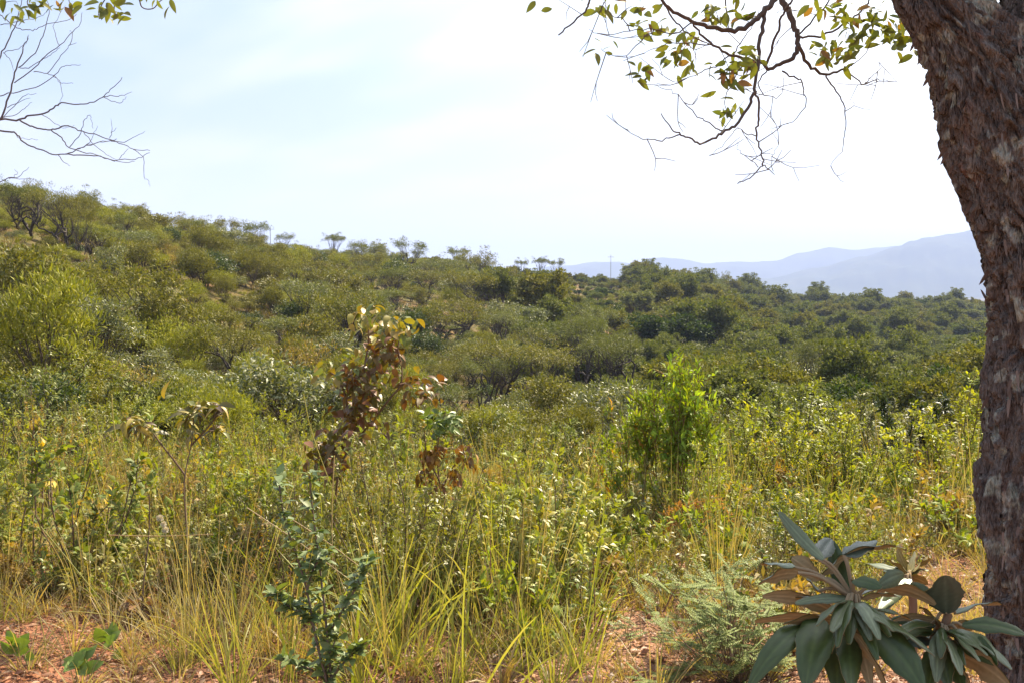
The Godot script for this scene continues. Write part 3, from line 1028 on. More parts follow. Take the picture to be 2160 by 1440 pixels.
func big_tree() -> void:
	var D := 2.6
	var foot := Vector3((2260.0 - 1080.0) / FOCAL * D, 0, -D)
	var o := thing("rough_barked_tree", "leaning forked tree with shaggy lichen spotted bark and overhanging twisted branches", "tree", foot)
	var shift := Transform3D(Basis(), -foot)
	var a := resample([[2296, 1840, 0.25], [2276, 1640, 0.225], [2266, 1440, 0.206], [2258, 1240, 0.206], [2240, 1060, 0.214], [2242, 960, 0.208], [2252, 820, 0.200], [2256, 660, 0.202], [2238, 540, 0.196], [2210, 440, 0.188], [2146, 300, 0.176], [2086, 170, 0.144], [2030, 80, 0.112], [1976, 0, 0.094], [1890, -160, 0.09], [1800, -330, 0.085, -0.1], [1690, -480, 0.07, -0.2]], D, 0.007)
	var g := Geo.new()
	bark_tube(g, a[0], a[1], 230, 41)
	part("trunk", g.made(M.trunk), o).transform = shift
	a = resample([[2262, 640, 0.13], [2262, 480, 0.165], [2235, 300, 0.16], [2208, 140, 0.136], [2206, 40, 0.122], [2214, -40, 0.115], [2260, -240, 0.11], [2280, -560, 0.09]], D + 0.02, 0.007)
	g = Geo.new()
	bark_tube(g, a[0], a[1], 150, 67)
	part("stem", g.made(M.trunk), o).transform = shift
	# loose strips of bark standing off the trunk's edge
	rng.seed = 5150
	var flakes := [[1962, 152, 0.030], [1978, 190, 0.022], [1992, 310, 0.028], [1996, 322, 0.026], [2046, 425, 0.03], [2056, 440, 0.03], [2070, 488, 0.03], [2082, 572, 0.03], [2076, 630, 0.02], [2085, 690, 0.02], [2082, 835, 0.03], [2066, 1010, 0.02], [2040, 400, 0.02], [2008, 350, 0.02], [1925, 90, 0.02], [1940, 120, 0.018]]
	for fl in flakes:
		g = Geo.new()
		var p := pt(fl[0] + 4, fl[1], D - 0.02)
		g.blade(p, Vector3(-0.45, -1.0 if rng.randf() < 0.7 else 1.0, rng.randf_range(-0.3, 0.3)).normalized(), Vector3(-0.4, 0, 0.2), fl[2] * 1.5, fl[2] * 0.45, Color(0.10, 0.07, 0.055), Color(0.14, 0.10, 0.08), 4, Vector3(0.3, 0.1, 1))
		part("bark_flake", g.made(M.wood), o).transform = shift
	for k in 46:
		# flakes on the face of the trunk
		var py := rng.randf_range(-20.0, 1430.0)
		var lo := 2095.0 - 180.0 * clampf((560.0 - py) / 560.0, 0.0, 1.0)
		var px := rng.randf_range(lo + 20.0, 2165.0)
		var mid: float = lo + 155.0
		var off := clampf((px - mid) / 160.0, -0.98, 0.98)
		var p := pt(px, py, D - 0.205 * sqrt(1.0 - off * off) * (0.8 if py < 250.0 else 1.0))
		var col := Color(0.10, 0.075, 0.06).lerp(Color(0.19, 0.15, 0.125), rng.randf())
		g = Geo.new()
		g.blade(p, (Vector3(0.25 * clampf((560.0 - py) / 560.0, 0, 1), -1, 0) + rv(0.15)).normalized(), Vector3(0, 0, 0.35), rng.randf_range(0.02, 0.06), rng.randf_range(0.004, 0.010), col, col, 4, Vector3(off, 0.15, 1))
		part("bark_flake", g.made(M.wood), o).transform = shift
	overhang(o, shift)


func overhang(o: Node3D, shift: Transform3D) -> void:
	var col := Color(0.11, 0.08, 0.065)
	# each branch: depth at its start, depth at its end, radii in photo pixels, photo points
	var lines := [
		[3.0, 2.7, 14, 6, [[1700, -260], [1670, -120], [1640, -20], [1632, 0], [1615, 20], [1591, 44], [1566, 61], [1532, 65], [1493, 56], [1463, 47], [1439, 34], [1404, 10], [1380, -20]]],
		[3.1, 3.0, 16, 7, [[1690, -300], [1665, -120], [1648, -10], [1664, 20], [1672, 49], [1681, 74], [1684, 103], [1672, 123], [1645, 137], [1620, 147]]],
		[3.0, 2.9, 7, 4, [[1620, 147], [1612, 134], [1581, 129], [1542, 115], [1507, 96], [1478, 71], [1463, 49]]],
		[2.9, 2.6, 9, 2, [[1618, 15], [1610, 54], [1602, 98], [1598, 142], [1593, 186], [1583, 216], [1556, 260], [1532, 277], [1502, 294], [1478, 304], [1453, 292], [1434, 282], [1414, 267], [1395, 240]]],
		[2.66, 2.6, 3, 1, [[1434, 284], [1404, 294], [1375, 297], [1345, 290], [1322, 272]]],
		[2.75, 2.7, 3, 1, [[1525, 276], [1502, 265], [1473, 245], [1443, 216], [1414, 191], [1380, 182]]],
		[2.8, 2.9, 5, 2, [[1595, 192], [1603, 226], [1598, 260], [1596, 280], [1603, 309], [1610, 339], [1605, 353], [1581, 375], [1556, 388]]],
		[2.88, 2.9, 3, 1.2, [[1608, 346], [1620, 356], [1635, 368]]],
		[3.0, 3.1, 8, 4, [[1686, 98], [1699, 128], [1718, 147], [1743, 156], [1772, 147], [1797, 138]]],
		[3.05, 3.1, 3.5, 0.8, [[1743, 157], [1758, 186], [1777, 211], [1785, 245], [1782, 285], [1775, 319], [1753, 350]]],
		[3.1, 3.15, 3, 0.8, [[1790, 150], [1821, 177], [1846, 168], [1870, 172], [1892, 172]]],
		[3.1, 3.1, 2, 0.7, [[1825, 175], [1846, 157], [1858, 140], [1838, 120]]],
		[3.05, 3.2, 5, 3, [[1686, 76], [1733, 76], [1777, 54], [1811, 29], [1836, 0], [1850, -40]]],
		[3.0, 3.1, 4, 3, [[1684, 74], [1715, 40], [1745, 10], [1770, -30]]],
		[2.95, 2.9, 6, 4, [[1618, 134], [1635, 83], [1647, 44], [1660, 12], [1690, -20]]],
		[2.8, 2.75, 5, 3, [[1260, -40], [1247, 0], [1237, 20], [1213, 44], [1178, 74]]],
		[3.0, 2.9, 4, 1, [[1650, 150], [1668, 162], [1689, 169], [1696, 196], [1701, 216], [1674, 255], [1625, 270]]],
		[2.9, 2.85, 3, 1, [[1546, 118], [1560, 90], [1585, 60], [1600, 20]]],
		[2.75, 2.7, 3, 1, [[1463, 47], [1420, 70], [1380, 62], [1330, 66], [1270, 72], [1243, 62]]],
		[2.7, 2.7, 2.5, 0.8, [[1330, 66], [1315, 40], [1290, 30], [1272, 0]]],
		[2.7, 2.7, 2.5, 0.8, [[1380, 62], [1350, 90], [1320, 115], [1290, 118], [1268, 102]]],
		[2.8, 2.75, 3, 1, [[1507, 96], [1470, 92], [1430, 90], [1390, 98], [1360, 112]]],
		[2.85, 2.8, 3, 1, [[1542, 115], [1510, 140], [1480, 150], [1450, 165], [1420, 172]]],
		[2.85, 2.8, 3, 1, [[1581, 129], [1560, 150], [1545, 180], [1530, 215], [1535, 250]]],
		[2.95, 2.95, 3, 1, [[1620, 147], [1600, 175], [1612, 200], [1645, 204], [1654, 162]]],
		[2.95, 2.9, 2.5, 0.8, [[1596, 285], [1575, 283], [1555, 270], [1530, 300], [1497, 328]]],
		[2.85, 2.85, 2, 0.7, [[1600, 353], [1585, 340], [1560, 318], [1555, 300]]],
		[2.9, 2.9, 1.5, 0.6, [[1632, 362], [1630, 330], [1640, 305], [1626, 272]]],
		[3.1, 3.0, 4, 2, [[1528, -30], [1532, 20], [1538, 60]]],
		[2.9, 2.8, 4, 2, [[1404, 10], [1420, 40], [1445, 66], [1475, 82], [1500, 95]]],
	]
	var ends := []
	for l in lines:
		var p := smooth_line(line(l[4], l[0], l[1]), 4)
		var g := Geo.new()
		rng.seed = int(l[4][0][0]) + int(l[4][-1][1])
		for k in range(1, p.size() - 1):
			p[k] += rv(0.004)
		g.tube(p, l[2] * 0.5 / FOCAL * l[0], l[3] * 0.5 / FOCAL * l[1], 8, col)
		# bare twiglets
		for k in 2 if l[2] < 6 else 1:
			var q := p[rng.randi_range(int(p.size() * 0.35), p.size() - 1)]
			var dir := (rv() * Vector3(1, 0.8, 0.7) + Vector3(-0.25, -0.1, 0)).normalized()
			var q2 := q + dir * rng.randf_range(0.03, 0.08) + Vector3(0, rng.randf_range(-0.02, 0.01), 0)
			var q3 := q2 + (dir + rv(0.6)).normalized() * rng.randf_range(0.03, 0.1)
			g.tube(smooth_line(PackedVector3Array([q, q2, q3]), 3), 0.0016, 0.0007, 4, col)
			q3 = q2 + (dir + rv(0.9)).normalized() * rng.randf_range(0.03, 0.08)
			g.tube(PackedVector3Array([q2, (q2 + q3) * 0.5 + rv(0.006), q3]), 0.0012, 0.0007, 4, col)
		part("branch", g.made(M.wood), o).transform = shift
	# limbs above the picture that carry them
	for l in [[[1690, -480], [1640, -560], [1500, -540], [1400, -420], [1380, -20]], [[1690, -480], [1700, -360], [1695, -280]], [[1500, -540], [1200, -620], [700, -560], [400, -340], [250, -120]], [[1200, -620], [1180, -400], [1260, -40]], [[1690, -480], [1900, -620], [2000, -500], [1850, -40]]]:
		var g := Geo.new()
		g.tube(smooth_line(line(l, 2.5, 2.9), 4), 0.05, 0.012, 7, col)
		part("branch", g.made(M.wood), o).transform = shift
	# leaves one can tell apart
	rng.seed = 4242
	var fresh := [Color(0.17, 0.18, 0.05), Color(0.22, 0.20, 0.06), Color(0.13, 0.15, 0.045)]
	var meshes := []
	for k in 8:
		var c := pick(fresh)
		if k == 7:
			c = Color(0.30, 0.16, 0.07)
		if k == 6:
			c = Color(0.22, 0.22, 0.06)
		meshes.append(broad_leaf(0.044, rng.randf_range(0.015, 0.02), rng.randf_range(0.2, 0.7), 0.3, c, M.leaf, 60 + k))
	var spots := [[1265, 18, 3], [1257, 5, 2], [1306, 10, 2], [1357, 10, 4], [1360, 68, 5], [1388, 55, 4], [1425, 118, 8], [1443, 84, 5], [1458, 92, 4], [1450, 140, 5], [1360, 160, 6], [1541, 160, 6], [1535, 175, 4], [1545, 232, 6], [1570, 125, 6], [1590, 130, 4], [1487, 38, 5], [1512, 22, 5], [1560, 34, 4], [1736, 108, 7], [1752, 120, 6], [1785, 105, 6], [1790, 130, 4], [1777, 34, 6], [1790, 55, 5], [1812, 84, 7], [1830, 50, 7], [1850, 32, 7], [1862, 62, 7], [1880, 60, 6], [1900, 85, 7], [1915, 100, 4], [1908, 62, 4], [1148, 8, 2], [1275, 105, 3], [1545, 10, 3], [1690, 0, 2], [1735, 2, 3], [1760, 10, 3], [1605, 118, 3], [1515, 145, 4],
		[22, 8, 2], [30, 28, 2], [60, 16, 4], [80, 8, 4], [100, 5, 1], [118, 8, 2], [146, 6, 3], [206, 36, 2], [222, 14, 4], [246, 34, 2], [258, 26, 2], [330, 4, 2], [352, 10, 2]]
	for s in spots:
		var hub := pt(s[0], s[1] - 6, rng.randf_range(2.7, 3.15))
		for k in int(s[2] * 2.0 + 0.5):
			var dir := Vector3(rng.randf_range(-1, 1), rng.randf_range(-1.0, 0.35), rng.randf_range(-0.6, 0.6)).normalized()
			hang_leaf(o, meshes[rng.randi() % 8 if rng.randf() < 0.55 else rng.randi() % 6], hub + rv(0.03) - foot_of(shift), dir, (rv(0.8) + Vector3(0, 0.4, 0.6)).normalized(), rng.randf_range(0.7, 1.2))
	var tw := Geo.new()
	for s in [[[250, -120], [228, -20], [214, 10], [206, 34]], [[250, -120], [240, 20], [250, 32]], [[250, -120], [120, -60], [60, -5], [62, 18]], [[250, -120], [150, -30], [146, 6]], [[250, -120], [290, -10], [300, 16], [322, 18], [335, 4], [352, -8]]]:
		tw.tube(smooth_line(line(s, 2.9), 4), 0.0025, 0.0012, 5, col)
	part("twig", tw.made(M.wood), o).transform = shift
	# the leafy crown over the viewer's head, above the picture
	var cr := Geo.new()
	for b in [[2.6, 3.9, -4.1, 0.75, 4], [2.3, 3.8, -3.6, 0.6, 3], [1.35, 4.1, -6.1, 0.45, 20], [2.0, 4.9, -5.6, 0.7, 9], [3.2, 4.4, -4.6, 0.8, 9], [1.2, 4.4, -2.8, 0.9, 8], [2.6, 4.6, -2.6, 0.9, 8], [0.2, 4.3, -3.0, 0.8, 6]]:
		for k in b[4]:
			var hub: Vector3 = Vector3(b[0], b[1], b[2]) + rv(b[3])
			for m in 16:
				var dir := rv().normalized()
				cr.leaf(hub + dir * rng.randf() * 0.2, (dir + Vector3(0, -0.3, 0)).normalized(), Vector3(0, 1, 0) + rv(0.7), 0.075, 0.034, pick(fresh))
	var crown := part("crown", cr.made(M.leaf), o)
	crown.transform = shift
	crown.set_meta("kind", "stuff")


func foot_of(shift: Transform3D) -> Vector3:
	return -shift.origin


func bare_tree() -> void:
	var col := Color(0.13, 0.11, 0.115)
	var foot := Vector3(-2.9, height(-2.9, -3.6), -3.6)
	var o := thing("bare_tree", "leafless tree reaching thin grey forked branches against the sky", "tree", foot)
	var shift := Transform3D(Basis(), -foot)
	var z := 420.0 / 1440.0
	var lines := [
		[5, 1.2, [[-160, 860], [0, 862], [140, 868], [200, 838], [300, 828], [380, 780], [440, 745], [560, 755], [650, 745], [740, 700], [800, 650], [880, 560]]],
		[2, 0.8, [[740, 700], [820, 694], [880, 690], [950, 665]]], [1.6, 0.7, [[750, 705], [850, 745], [880, 730], [915, 700]]],
		[4, 1.2, [[140, 870], [210, 910], [290, 935], [360, 940], [430, 920], [490, 908], [560, 940], [680, 970], [790, 1010], [880, 1040], [960, 1075], [1080, 1090]]],
		[1.6, 0.6, [[960, 1080], [1030, 1140], [1040, 1280], [1070, 1305], [1080, 1350]]], [2, 0.7, [[790, 1015], [880, 1030], [960, 1000], [1045, 950]]],
		[4.5, 1.2, [[-200, 900], [0, 950], [100, 960], [140, 1000], [200, 1050], [290, 1080], [380, 1115], [470, 1115], [560, 1080], [650, 1050], [770, 1020], [840, 1005]]],
		[3, 1, [[470, 1115], [600, 1125], [700, 1125], [800, 1160], [900, 1155], [1000, 1145], [1080, 1105]]],
		[3, 1, [[370, 945], [440, 1000], [500, 1065], [600, 1105], [690, 1120], [860, 1170], [970, 1168]]],
		[1.8, 0.8, [[500, 1065], [580, 960], [600, 880], [640, 835], [655, 850], [670, 930]]], [1.8, 0.8, [[600, 950], [680, 1050], [770, 1120], [850, 1160]]],
		[5, 1.5, [[-20, 880], [10, 840], [60, 690], [100, 530], [150, 400], [170, 330], [200, 260]]], [2.5, 0.9, [[100, 600], [250, 490], [320, 410], [430, 330], [520, 230], [570, 180], [590, 90]]],
		[2.5, 0.9, [[-60, 700], [0, 690], [130, 660], [290, 620], [400, 540], [440, 490], [520, 470], [580, 468]]], [3.5, 1.2, [[-30, 450], [0, 400], [60, 290], [110, 180], [140, 60], [160, -30]]],
		[2.4, 0.9, [[130, 490], [250, 380], [310, 260], [340, 150], [350, 60], [330, -20]]], [2.4, 1, [[-40, 90], [0, 110], [60, 150], [120, 200], [200, 220], [260, 210], [340, 170], [480, 150], [550, 100]]],
		[2, 0.8, [[140, 490], [200, 490], [300, 430], [360, 400], [430, 345]]], [2, 0.8, [[240, 520], [320, 525], [390, 550], [440, 598], [525, 604]]], [1.5, 0.6, [[380, 545], [430, 590], [450, 690], [420, 770]]],
		[2, 0.7, [[20, 380], [60, 420], [95, 510]]], [1.8, 0.7, [[10, 860], [130, 740], [180, 690], [260, 675]]], [1.8, 0.7, [[0, 860], [110, 825], [170, 790], [228, 740]]], [1.8, 0.7, [[50, 780], [130, 740], [215, 710]]],
		[1.8, 0.7, [[340, 530], [420, 430], [500, 330], [550, 308]]], [1.6, 0.6, [[500, 330], [525, 240], [500, 225]]], [1.8, 0.7, [[0, 180], [140, 150], [260, 130], [340, 85]]], [1.6, 0.6, [[430, 330], [400, 260], [390, 170], [470, 40]]],
		[1.6, 0.6, [[0, 20], [110, 10], [140, 60]]], [1.6, 0.6, [[30, 380], [110, 360], [180, 310], [205, 250]]], [1.6, 0.6, [[560, 1080], [630, 1050], [680, 960], [700, 910]]], [1.5, 0.6, [[790, 1000], [810, 950], [800, 860]]], [1.4, 0.6, [[800, 960], [840, 925]]],
		[1.6, 0.6, [[300, 830], [380, 880], [450, 925], [535, 905]]], [1.6, 0.6, [[620, 1050], [720, 1030], [790, 1018]]], [1.4, 0.6, [[860, 1150], [900, 1100], [925, 1075]]], [2, 0.8, [[420, 1125], [460, 1175], [505, 1200]]], [1.4, 0.6, [[120, 990], [180, 1005], [270, 1010]]],
		[2.4, 0.8, [[-40, 1330], [60, 1290], [130, 1280], [205, 1210]]], [1.6, 0.6, [[60, 1292], [160, 1296], [250, 1296]]], [1.4, 0.6, [[90, 1288], [120, 1250], [100, 1225]]]]
	rng.seed = 99
	for l in lines:
		var p := PackedVector3Array()
		var d := rng.randf_range(3.3, 3.9)
		for q in l[2]:
			p.append(pt(q[0] * z, q[1] * z, d))
		p = smooth_line(p, 4)
		for k in range(1, p.size() - 1):
			p[k] += rv(0.003)
		var g := Geo.new()
		g.tube(p, l[0] * 0.46 / FOCAL * d, l[1] * 0.5 / FOCAL * d, 7, col)
		part("branch", g.made(M.wood), o).transform = shift
	var g := Geo.new()
	var top := pt(-60, 260, 3.6)
	g.tube(smooth_line(PackedVector3Array([foot + Vector3(0, -0.2, 0), foot + Vector3(0.15, 0.8, 0), foot + Vector3(0.3, 1.6, 0), top, top + Vector3(0.1, 0.6, 0)]), 5), 0.05, 0.012, 8, col)
	part("trunk", g.made(M.wood), o).transform = shift


# ------------------------------------------------------------------ near scrub: leafy shrubs and herbs among the grass
func near_scrub() -> void:
	var sets := {}
	var make := func(kind: String, base: Dictionary, variants: int) -> void:
		sets[kind] = []
		for k in variants:
			var q: Dictionary = base.duplicate()
			q.seed = hash(kind) % 500 + k * 31
			sets[kind].append(shrub_mesh(q))
	var brown := Color(0.13, 0.09, 0.06)
	make.call("lime_shrub", {"h": 1.15, "r": 0.6, "stems": 14, "twigs": 18, "leaves": 10, "tl": 0.16, "ll": 0.042, "lw": 0.017, "sr": 0.006, "from": 0.12, "pal": [Color(0.25, 0.27, 0.035), Color(0.31, 0.31, 0.045), Color(0.20, 0.23, 0.035)], "tips": [Color(0.33, 0.34, 0.06), Color(0.27, 0.31, 0.05)], "bark": brown}, 4)
	make.call("olive_bushlet", {"h": 0.95, "r": 0.6, "stems": 14, "twigs": 17, "leaves": 10, "tl": 0.15, "ll": 0.04, "lw": 0.016, "sr": 0.006, "from": 0.1, "pal": [Color(0.18, 0.18, 0.038), Color(0.23, 0.21, 0.048), Color(0.14, 0.15, 0.032)], "bark": brown, "mat": M.glossy}, 4)
	make.call("golden_herb", {"h": 1.0, "r": 0.5, "stems": 18, "twigs": 12, "leaves": 9, "tl": 0.13, "ll": 0.026, "lw": 0.012, "sr": 0.004, "from": 0.35, "up": 1.4, "pal": [Color(0.24, 0.24, 0.05), Color(0.18, 0.20, 0.04)], "tips": [Color(0.40, 0.28, 0.06), Color(0.36, 0.25, 0.08)], "tipshare": 0.5, "bark": Color(0.2, 0.13, 0.07)}, 3)
	make.call("silver_herb", {"h": 0.8, "r": 0.45, "stems": 12, "twigs": 10, "leaves": 9, "tl": 0.13, "ll": 0.046, "lw": 0.02, "sr": 0.005, "from": 0.15, "pal": [Color(0.19, 0.21, 0.08), Color(0.25, 0.26, 0.12)], "bark": brown, "mat": M.glossy}, 3)
	make.call("withered_herb", {"h": 0.75, "r": 0.45, "stems": 14, "twigs": 9, "leaves": 6, "tl": 0.13, "ll": 0.04, "lw": 0.012, "sr": 0.004, "from": 0.15, "pal": [Color(0.34, 0.19, 0.07), Color(0.28, 0.20, 0.09), Color(0.22, 0.18, 0.06)], "bark": Color(0.2, 0.12, 0.07)}, 3)
	make.call("broad_herb", {"h": 0.8, "r": 0.42, "stems": 10, "twigs": 9, "leaves": 8, "tl": 0.15, "ll": 0.07, "lw": 0.028, "sr": 0.005, "from": 0.15, "pal": [Color(0.21, 0.26, 0.05), Color(0.27, 0.29, 0.06), Color(0.16, 0.20, 0.05)], "tips": [Color(0.34, 0.27, 0.06), Color(0.3, 0.3, 0.06)], "tipshare": 0.2, "bark": brown}, 4)
	var say := {
		"broad_herb": ["broad leaved yellow green herb", "herb", "broad leaved herbs of the near scrub"],
		"lime_shrub": ["bright lime green shrub", "shrub", "lime green shrubs of the near scrub"],
		"olive_bushlet": ["glossy olive bushlet", "shrub", "olive bushlets of the near scrub"],
		"golden_herb": ["golden tipped herb", "herb", "golden herbs of the near scrub"],
		"silver_herb": ["silvery leaved herb", "herb", "silvery herbs of the near scrub"],
		"withered_herb": ["withered rust brown herb", "herb", "withered herbs of the near scrub"]}
	rng.seed = 321
	var d := 4.7
	while d < 27.0:
		var gap := lerpf(0.42, 1.0, (d - 5.0) / 22.0)
		var px := -200.0
		while px < 2350.0:
			px += gap / d * FOCAL * rng.randf_range(0.65, 1.4)
			var dd := d + rng.randf_range(-0.5, 0.5) * gap
			var p := ground_at(px, dd)
			var roll := rng.randf()
			var size := 0.5 + 0.85 * pow(rng.randf(), 1.2)
			var tall := rng.randf_range(0.8, 1.3)
			var turn := rng.randf() * TAU
			var which := rng.randi()
			# grassy and bare places in front
			if dd < 5.4 and (px < 380.0 or (px > 1270.0 and px < 1380.0) or px > 1880.0):
				continue
			if relief.get_noise_2d(p.x * 5.0, p.z * 5.0) > 0.16 and which % 10 < 8:
				continue
			if dd < 5.6 and px < 900.0 and roll < 0.3:
				continue
			if dd > 15.0 and px > 300.0 and px < 760.0 and relief.get_noise_2d(p.x * 0.5, p.z * 0.5) > 0.15:
				continue
			var kind := "olive_bushlet"
			if px < 900.0:
				kind = "golden_herb" if roll < 0.34 else "olive_bushlet" if roll < 0.58 else "lime_shrub" if roll < 0.72 else "withered_herb" if roll < 0.84 else "silver_herb"
			elif px < 1250.0:
				kind = "lime_shrub" if roll < 0.3 else "olive_bushlet" if roll < 0.62 else "withered_herb" if roll < 0.74 else "golden_herb" if roll < 0.9 else "silver_herb"
			else:
				kind = "lime_shrub" if roll < 0.55 else "olive_bushlet" if roll < 0.8 else "withered_herb" if roll < 0.88 else "silver_herb"
			if dd < 7.6 and which % 5 < 2:
				kind = "broad_herb"
			if dd > 12.0:
				size *= 1.25
			elif dd < 6.2:
				size *= 0.8
			var lim := 800.0 if px < 250.0 else 900.0 if px < 900.0 else 965.0 if px < 1280.0 else 1075.0 if px < 1560.0 else 960.0
			var room := 1.6 - (lim + rng.randf_range(-50.0, 150.0) - 610.0) / FOCAL * dd - p.y
			size = clampf(size, 0.25, maxf(room / 1.1, 0.25))
			if px > 1800.0 and dd < 8.0:
				size *= 0.8
			put(sets[kind][which % sets[kind].size()], kind, ("low " if size * tall < 0.5 else "tall " if size * tall > 0.9 else "") + say[kind][0] + " " + near_words(p), say[kind][1], p, Vector3(size, size * tall, size), turn, say[kind][2], rng.randf_range(-0.08, 0.08))
		d += gap * 0.9


func grass() -> void:
	var green := [Color(0.18, 0.23, 0.04), Color(0.25, 0.28, 0.05), Color(0.29, 0.30, 0.07)]
	var yellow := [Color(0.40, 0.36, 0.12), Color(0.34, 0.33, 0.08)]
	var straw := [Color(0.40, 0.30, 0.16), Color(0.34, 0.25, 0.11), Color(0.44, 0.36, 0.20), Color(0.27, 0.25, 0.08)]
	var rust := [Color(0.30, 0.16, 0.07), Color(0.34, 0.22, 0.10), Color(0.22, 0.20, 0.06)]
	var protos := []
	for k in 3:
		protos.append(tuft_mesh(11 + k, 40, 0.46, 1.0, 0.007, green, yellow, 1.0))
	for k in 3:
		protos.append(tuft_mesh(21 + k, 45, 0.30, 1.2, 0.0045, straw, straw, 1.0))
	for k in 2:
		protos.append(tuft_mesh(31 + k, 60, 0.36, 0.9, 0.0042, green, straw, 0.9))
	for k in 2:
		protos.append(tuft_mesh(41 + k, 40, 0.3, 1.2, 0.008, rust, straw, 1.2))
	for k in 2:
		protos.append(tuft_mesh(51 + k, 22, 0.85, 0.35, 0.004, straw, straw, 0.35, 5))
	var where := []
	for k in protos.size():
		where.append([])
	rng.seed = 555
	var d := 3.7
	while d < 95.0:
		var gap := 0.19 if d < 7.0 else 0.3 if d < 12.0 else 0.55 if d < 30.0 else 1.15
		var px := -200.0
		while px < 2350.0:
			px += gap / d * FOCAL * rng.randf_range(0.6, 1.5)
			if d > 20.0 and px > 800.0:
				break
			var dd := d + rng.randf_range(-0.5, 0.5) * gap
			var p := ground_at(px, dd)
			p.y += bump(p.x, p.z)
			var r := rng.randf()
			# bare red soil by the path
			var bare := 0.0
			if dd < 4.7 and px < 360.0:
				bare = 0.5 * smoothstep(4.7, 4.3, dd) * smoothstep(380.0, 260.0, px)
			if dd < 5.0 and px > 1240.0:
				bare = maxf(bare, 0.35 * smoothstep(4.8, 4.2, dd))
			if dd < 6.0 and dd > 4.6 and px > 1850.0:
				bare = maxf(bare, 0.6)
			if rng.randf() < bare * 0.97:
				continue
			var which := 0
			if r < 0.2:
				which = rng.randi() % 3
			elif r < 0.55:
				which = 3 + rng.randi() % 3
			elif r < 0.74:
				which = 6 + rng.randi() % 2
			elif r < 0.9:
				which = 8 + rng.randi() % 2
			else:
				which = 10 + rng.randi() % 2
			if px > 1300.0 and which < 3 and dd < 9.0:
				which = 3 + rng.randi() % 3
			if px < 460.0 and dd < 6.0 and which < 3:
				which = 3 + rng.randi() % 3
			if bare > 0.1 and which > 5:
				which = 3 + rng.randi() % 3
			var s := rng.randf_range(0.6, 1.15) * (1.0 if d < 28.0 else 1.7)
			if px > 500.0 and px < 1050.0 and dd < 6.5 and which < 3:
				s *= 1.25
			where[which].append(Transform3D(Basis(Vector3.UP, rng.randf() * TAU) * Basis.from_scale(Vector3(s, s * rng.randf_range(0.8, 1.2), s)), p))
		d += gap * 0.85
	var field := Node3D.new()
	field.name = "grass"
	field.set_meta("kind", "stuff")
	field.set_meta("label", "tangled green and straw coloured grass covering the foreground")
	field.set_meta("category", "grass")
	add_child(field)
	var total := 0
	for k in protos.size():
		var mm := MultiMesh.new()
		mm.transform_format = MultiMesh.TRANSFORM_3D
		mm.mesh = protos[k]
		mm.instance_count = where[k].size()
		for j in where[k].size():
			mm.set_instance_transform(j, where[k][j])
		total += where[k].size()
		var o := MultiMeshInstance3D.new()
		o.name = "tuft"
		o.multimesh = mm
		o.set_meta("kind", "stuff")
		field.add_child(o, true)
	# knee high leafy undergrowth filling the gaps
	var low := []
	for k in 7:
		var pal: Array = [[Color(0.20, 0.24, 0.05), Color(0.26, 0.28, 0.06)], [Color(0.14, 0.18, 0.04), Color(0.18, 0.2, 0.05)], [Color(0.25, 0.29, 0.05), Color(0.19, 0.25, 0.04)], [Color(0.2, 0.21, 0.09), Color(0.15, 0.17, 0.06)], [Color(0.28, 0.26, 0.06), Color(0.22, 0.2, 0.05)], [Color(0.12, 0.16, 0.04), Color(0.2, 0.23, 0.05)], [Color(0.34, 0.22, 0.08), Color(0.26, 0.2, 0.06)]][k]
		low.append(shrub_mesh({"seed": 900 + k, "h": 0.42, "r": 0.3, "stems": 8, "twigs": 7, "leaves": 7, "tl": 0.11, "ll": 0.06 if k % 2 == 0 else 0.035, "lw": 0.022 if k % 2 == 0 else 0.014, "sr": 0.003, "from": 0.1, "pal": pal, "bark": Color(0.16, 0.11, 0.06), "mat": M.glossy if k % 3 == 1 else M.near}))
	var under := Node3D.new()
	under.name = "undergrowth"
	under.set_meta("kind", "stuff")
	under.set_meta("label", "low leafy undergrowth mixed through the grass")
	under.set_meta("category", "undergrowth")
	add_child(under)
	var spots := [[], [], [], [], [], [], []]
	rng.seed = 1234
	d = 4.2
	while d < 22.0:
		var gap := 0.32 if d < 8.0 else 0.55 if d < 14.0 else 0.95
		var px := -200.0
		while px < 2350.0:
			px += gap / d * FOCAL * rng.randf_range(0.6, 1.5)
			var dd := d + rng.randf_range(-0.5, 0.5) * gap
			if (dd < 4.7 and px < 380.0) or (dd < 4.6 and px > 1250.0 and px < 1420.0) or (dd < 6.0 and px > 1900.0 and rng.randf() < 0.6):
				continue
			if dd < 4.9 and rng.randf() < 0.5:
				continue
			var p := ground_at(px, dd)
			if relief.get_noise_2d(p.x * 5.0, p.z * 5.0) > 0.2 and rng.randf() < 0.7:
				continue
			p.y += bump(p.x, p.z)
			var s := rng.randf_range(0.45, 1.3) * (1.0 if dd < 10.0 else 1.25)
			spots[rng.randi() % 7].append(Transform3D(Basis(Vector3.UP, rng.randf() * TAU) * Basis.from_scale(Vector3(s, s * rng.randf_range(0.8, 1.3), s)), p))
		d += gap * 0.85
	for k in 7:
		for m in 2:
			var mm := MultiMesh.new()
			mm.transform_format = MultiMesh.TRANSFORM_3D
			mm.mesh = low[k][m]
			mm.instance_count = spots[k].size()
			for j in spots[k].size():
				mm.set_instance_transform(j, spots[k][j])
			var o := MultiMeshInstance3D.new()
			o.name = ["stem", "leaves"][m]
			o.multimesh = mm
			o.set_meta("kind", "stuff")
			under.add_child(o, true)
	# long single blades and stalks that stand out
	var g := Geo.new()
	rng.seed = 808
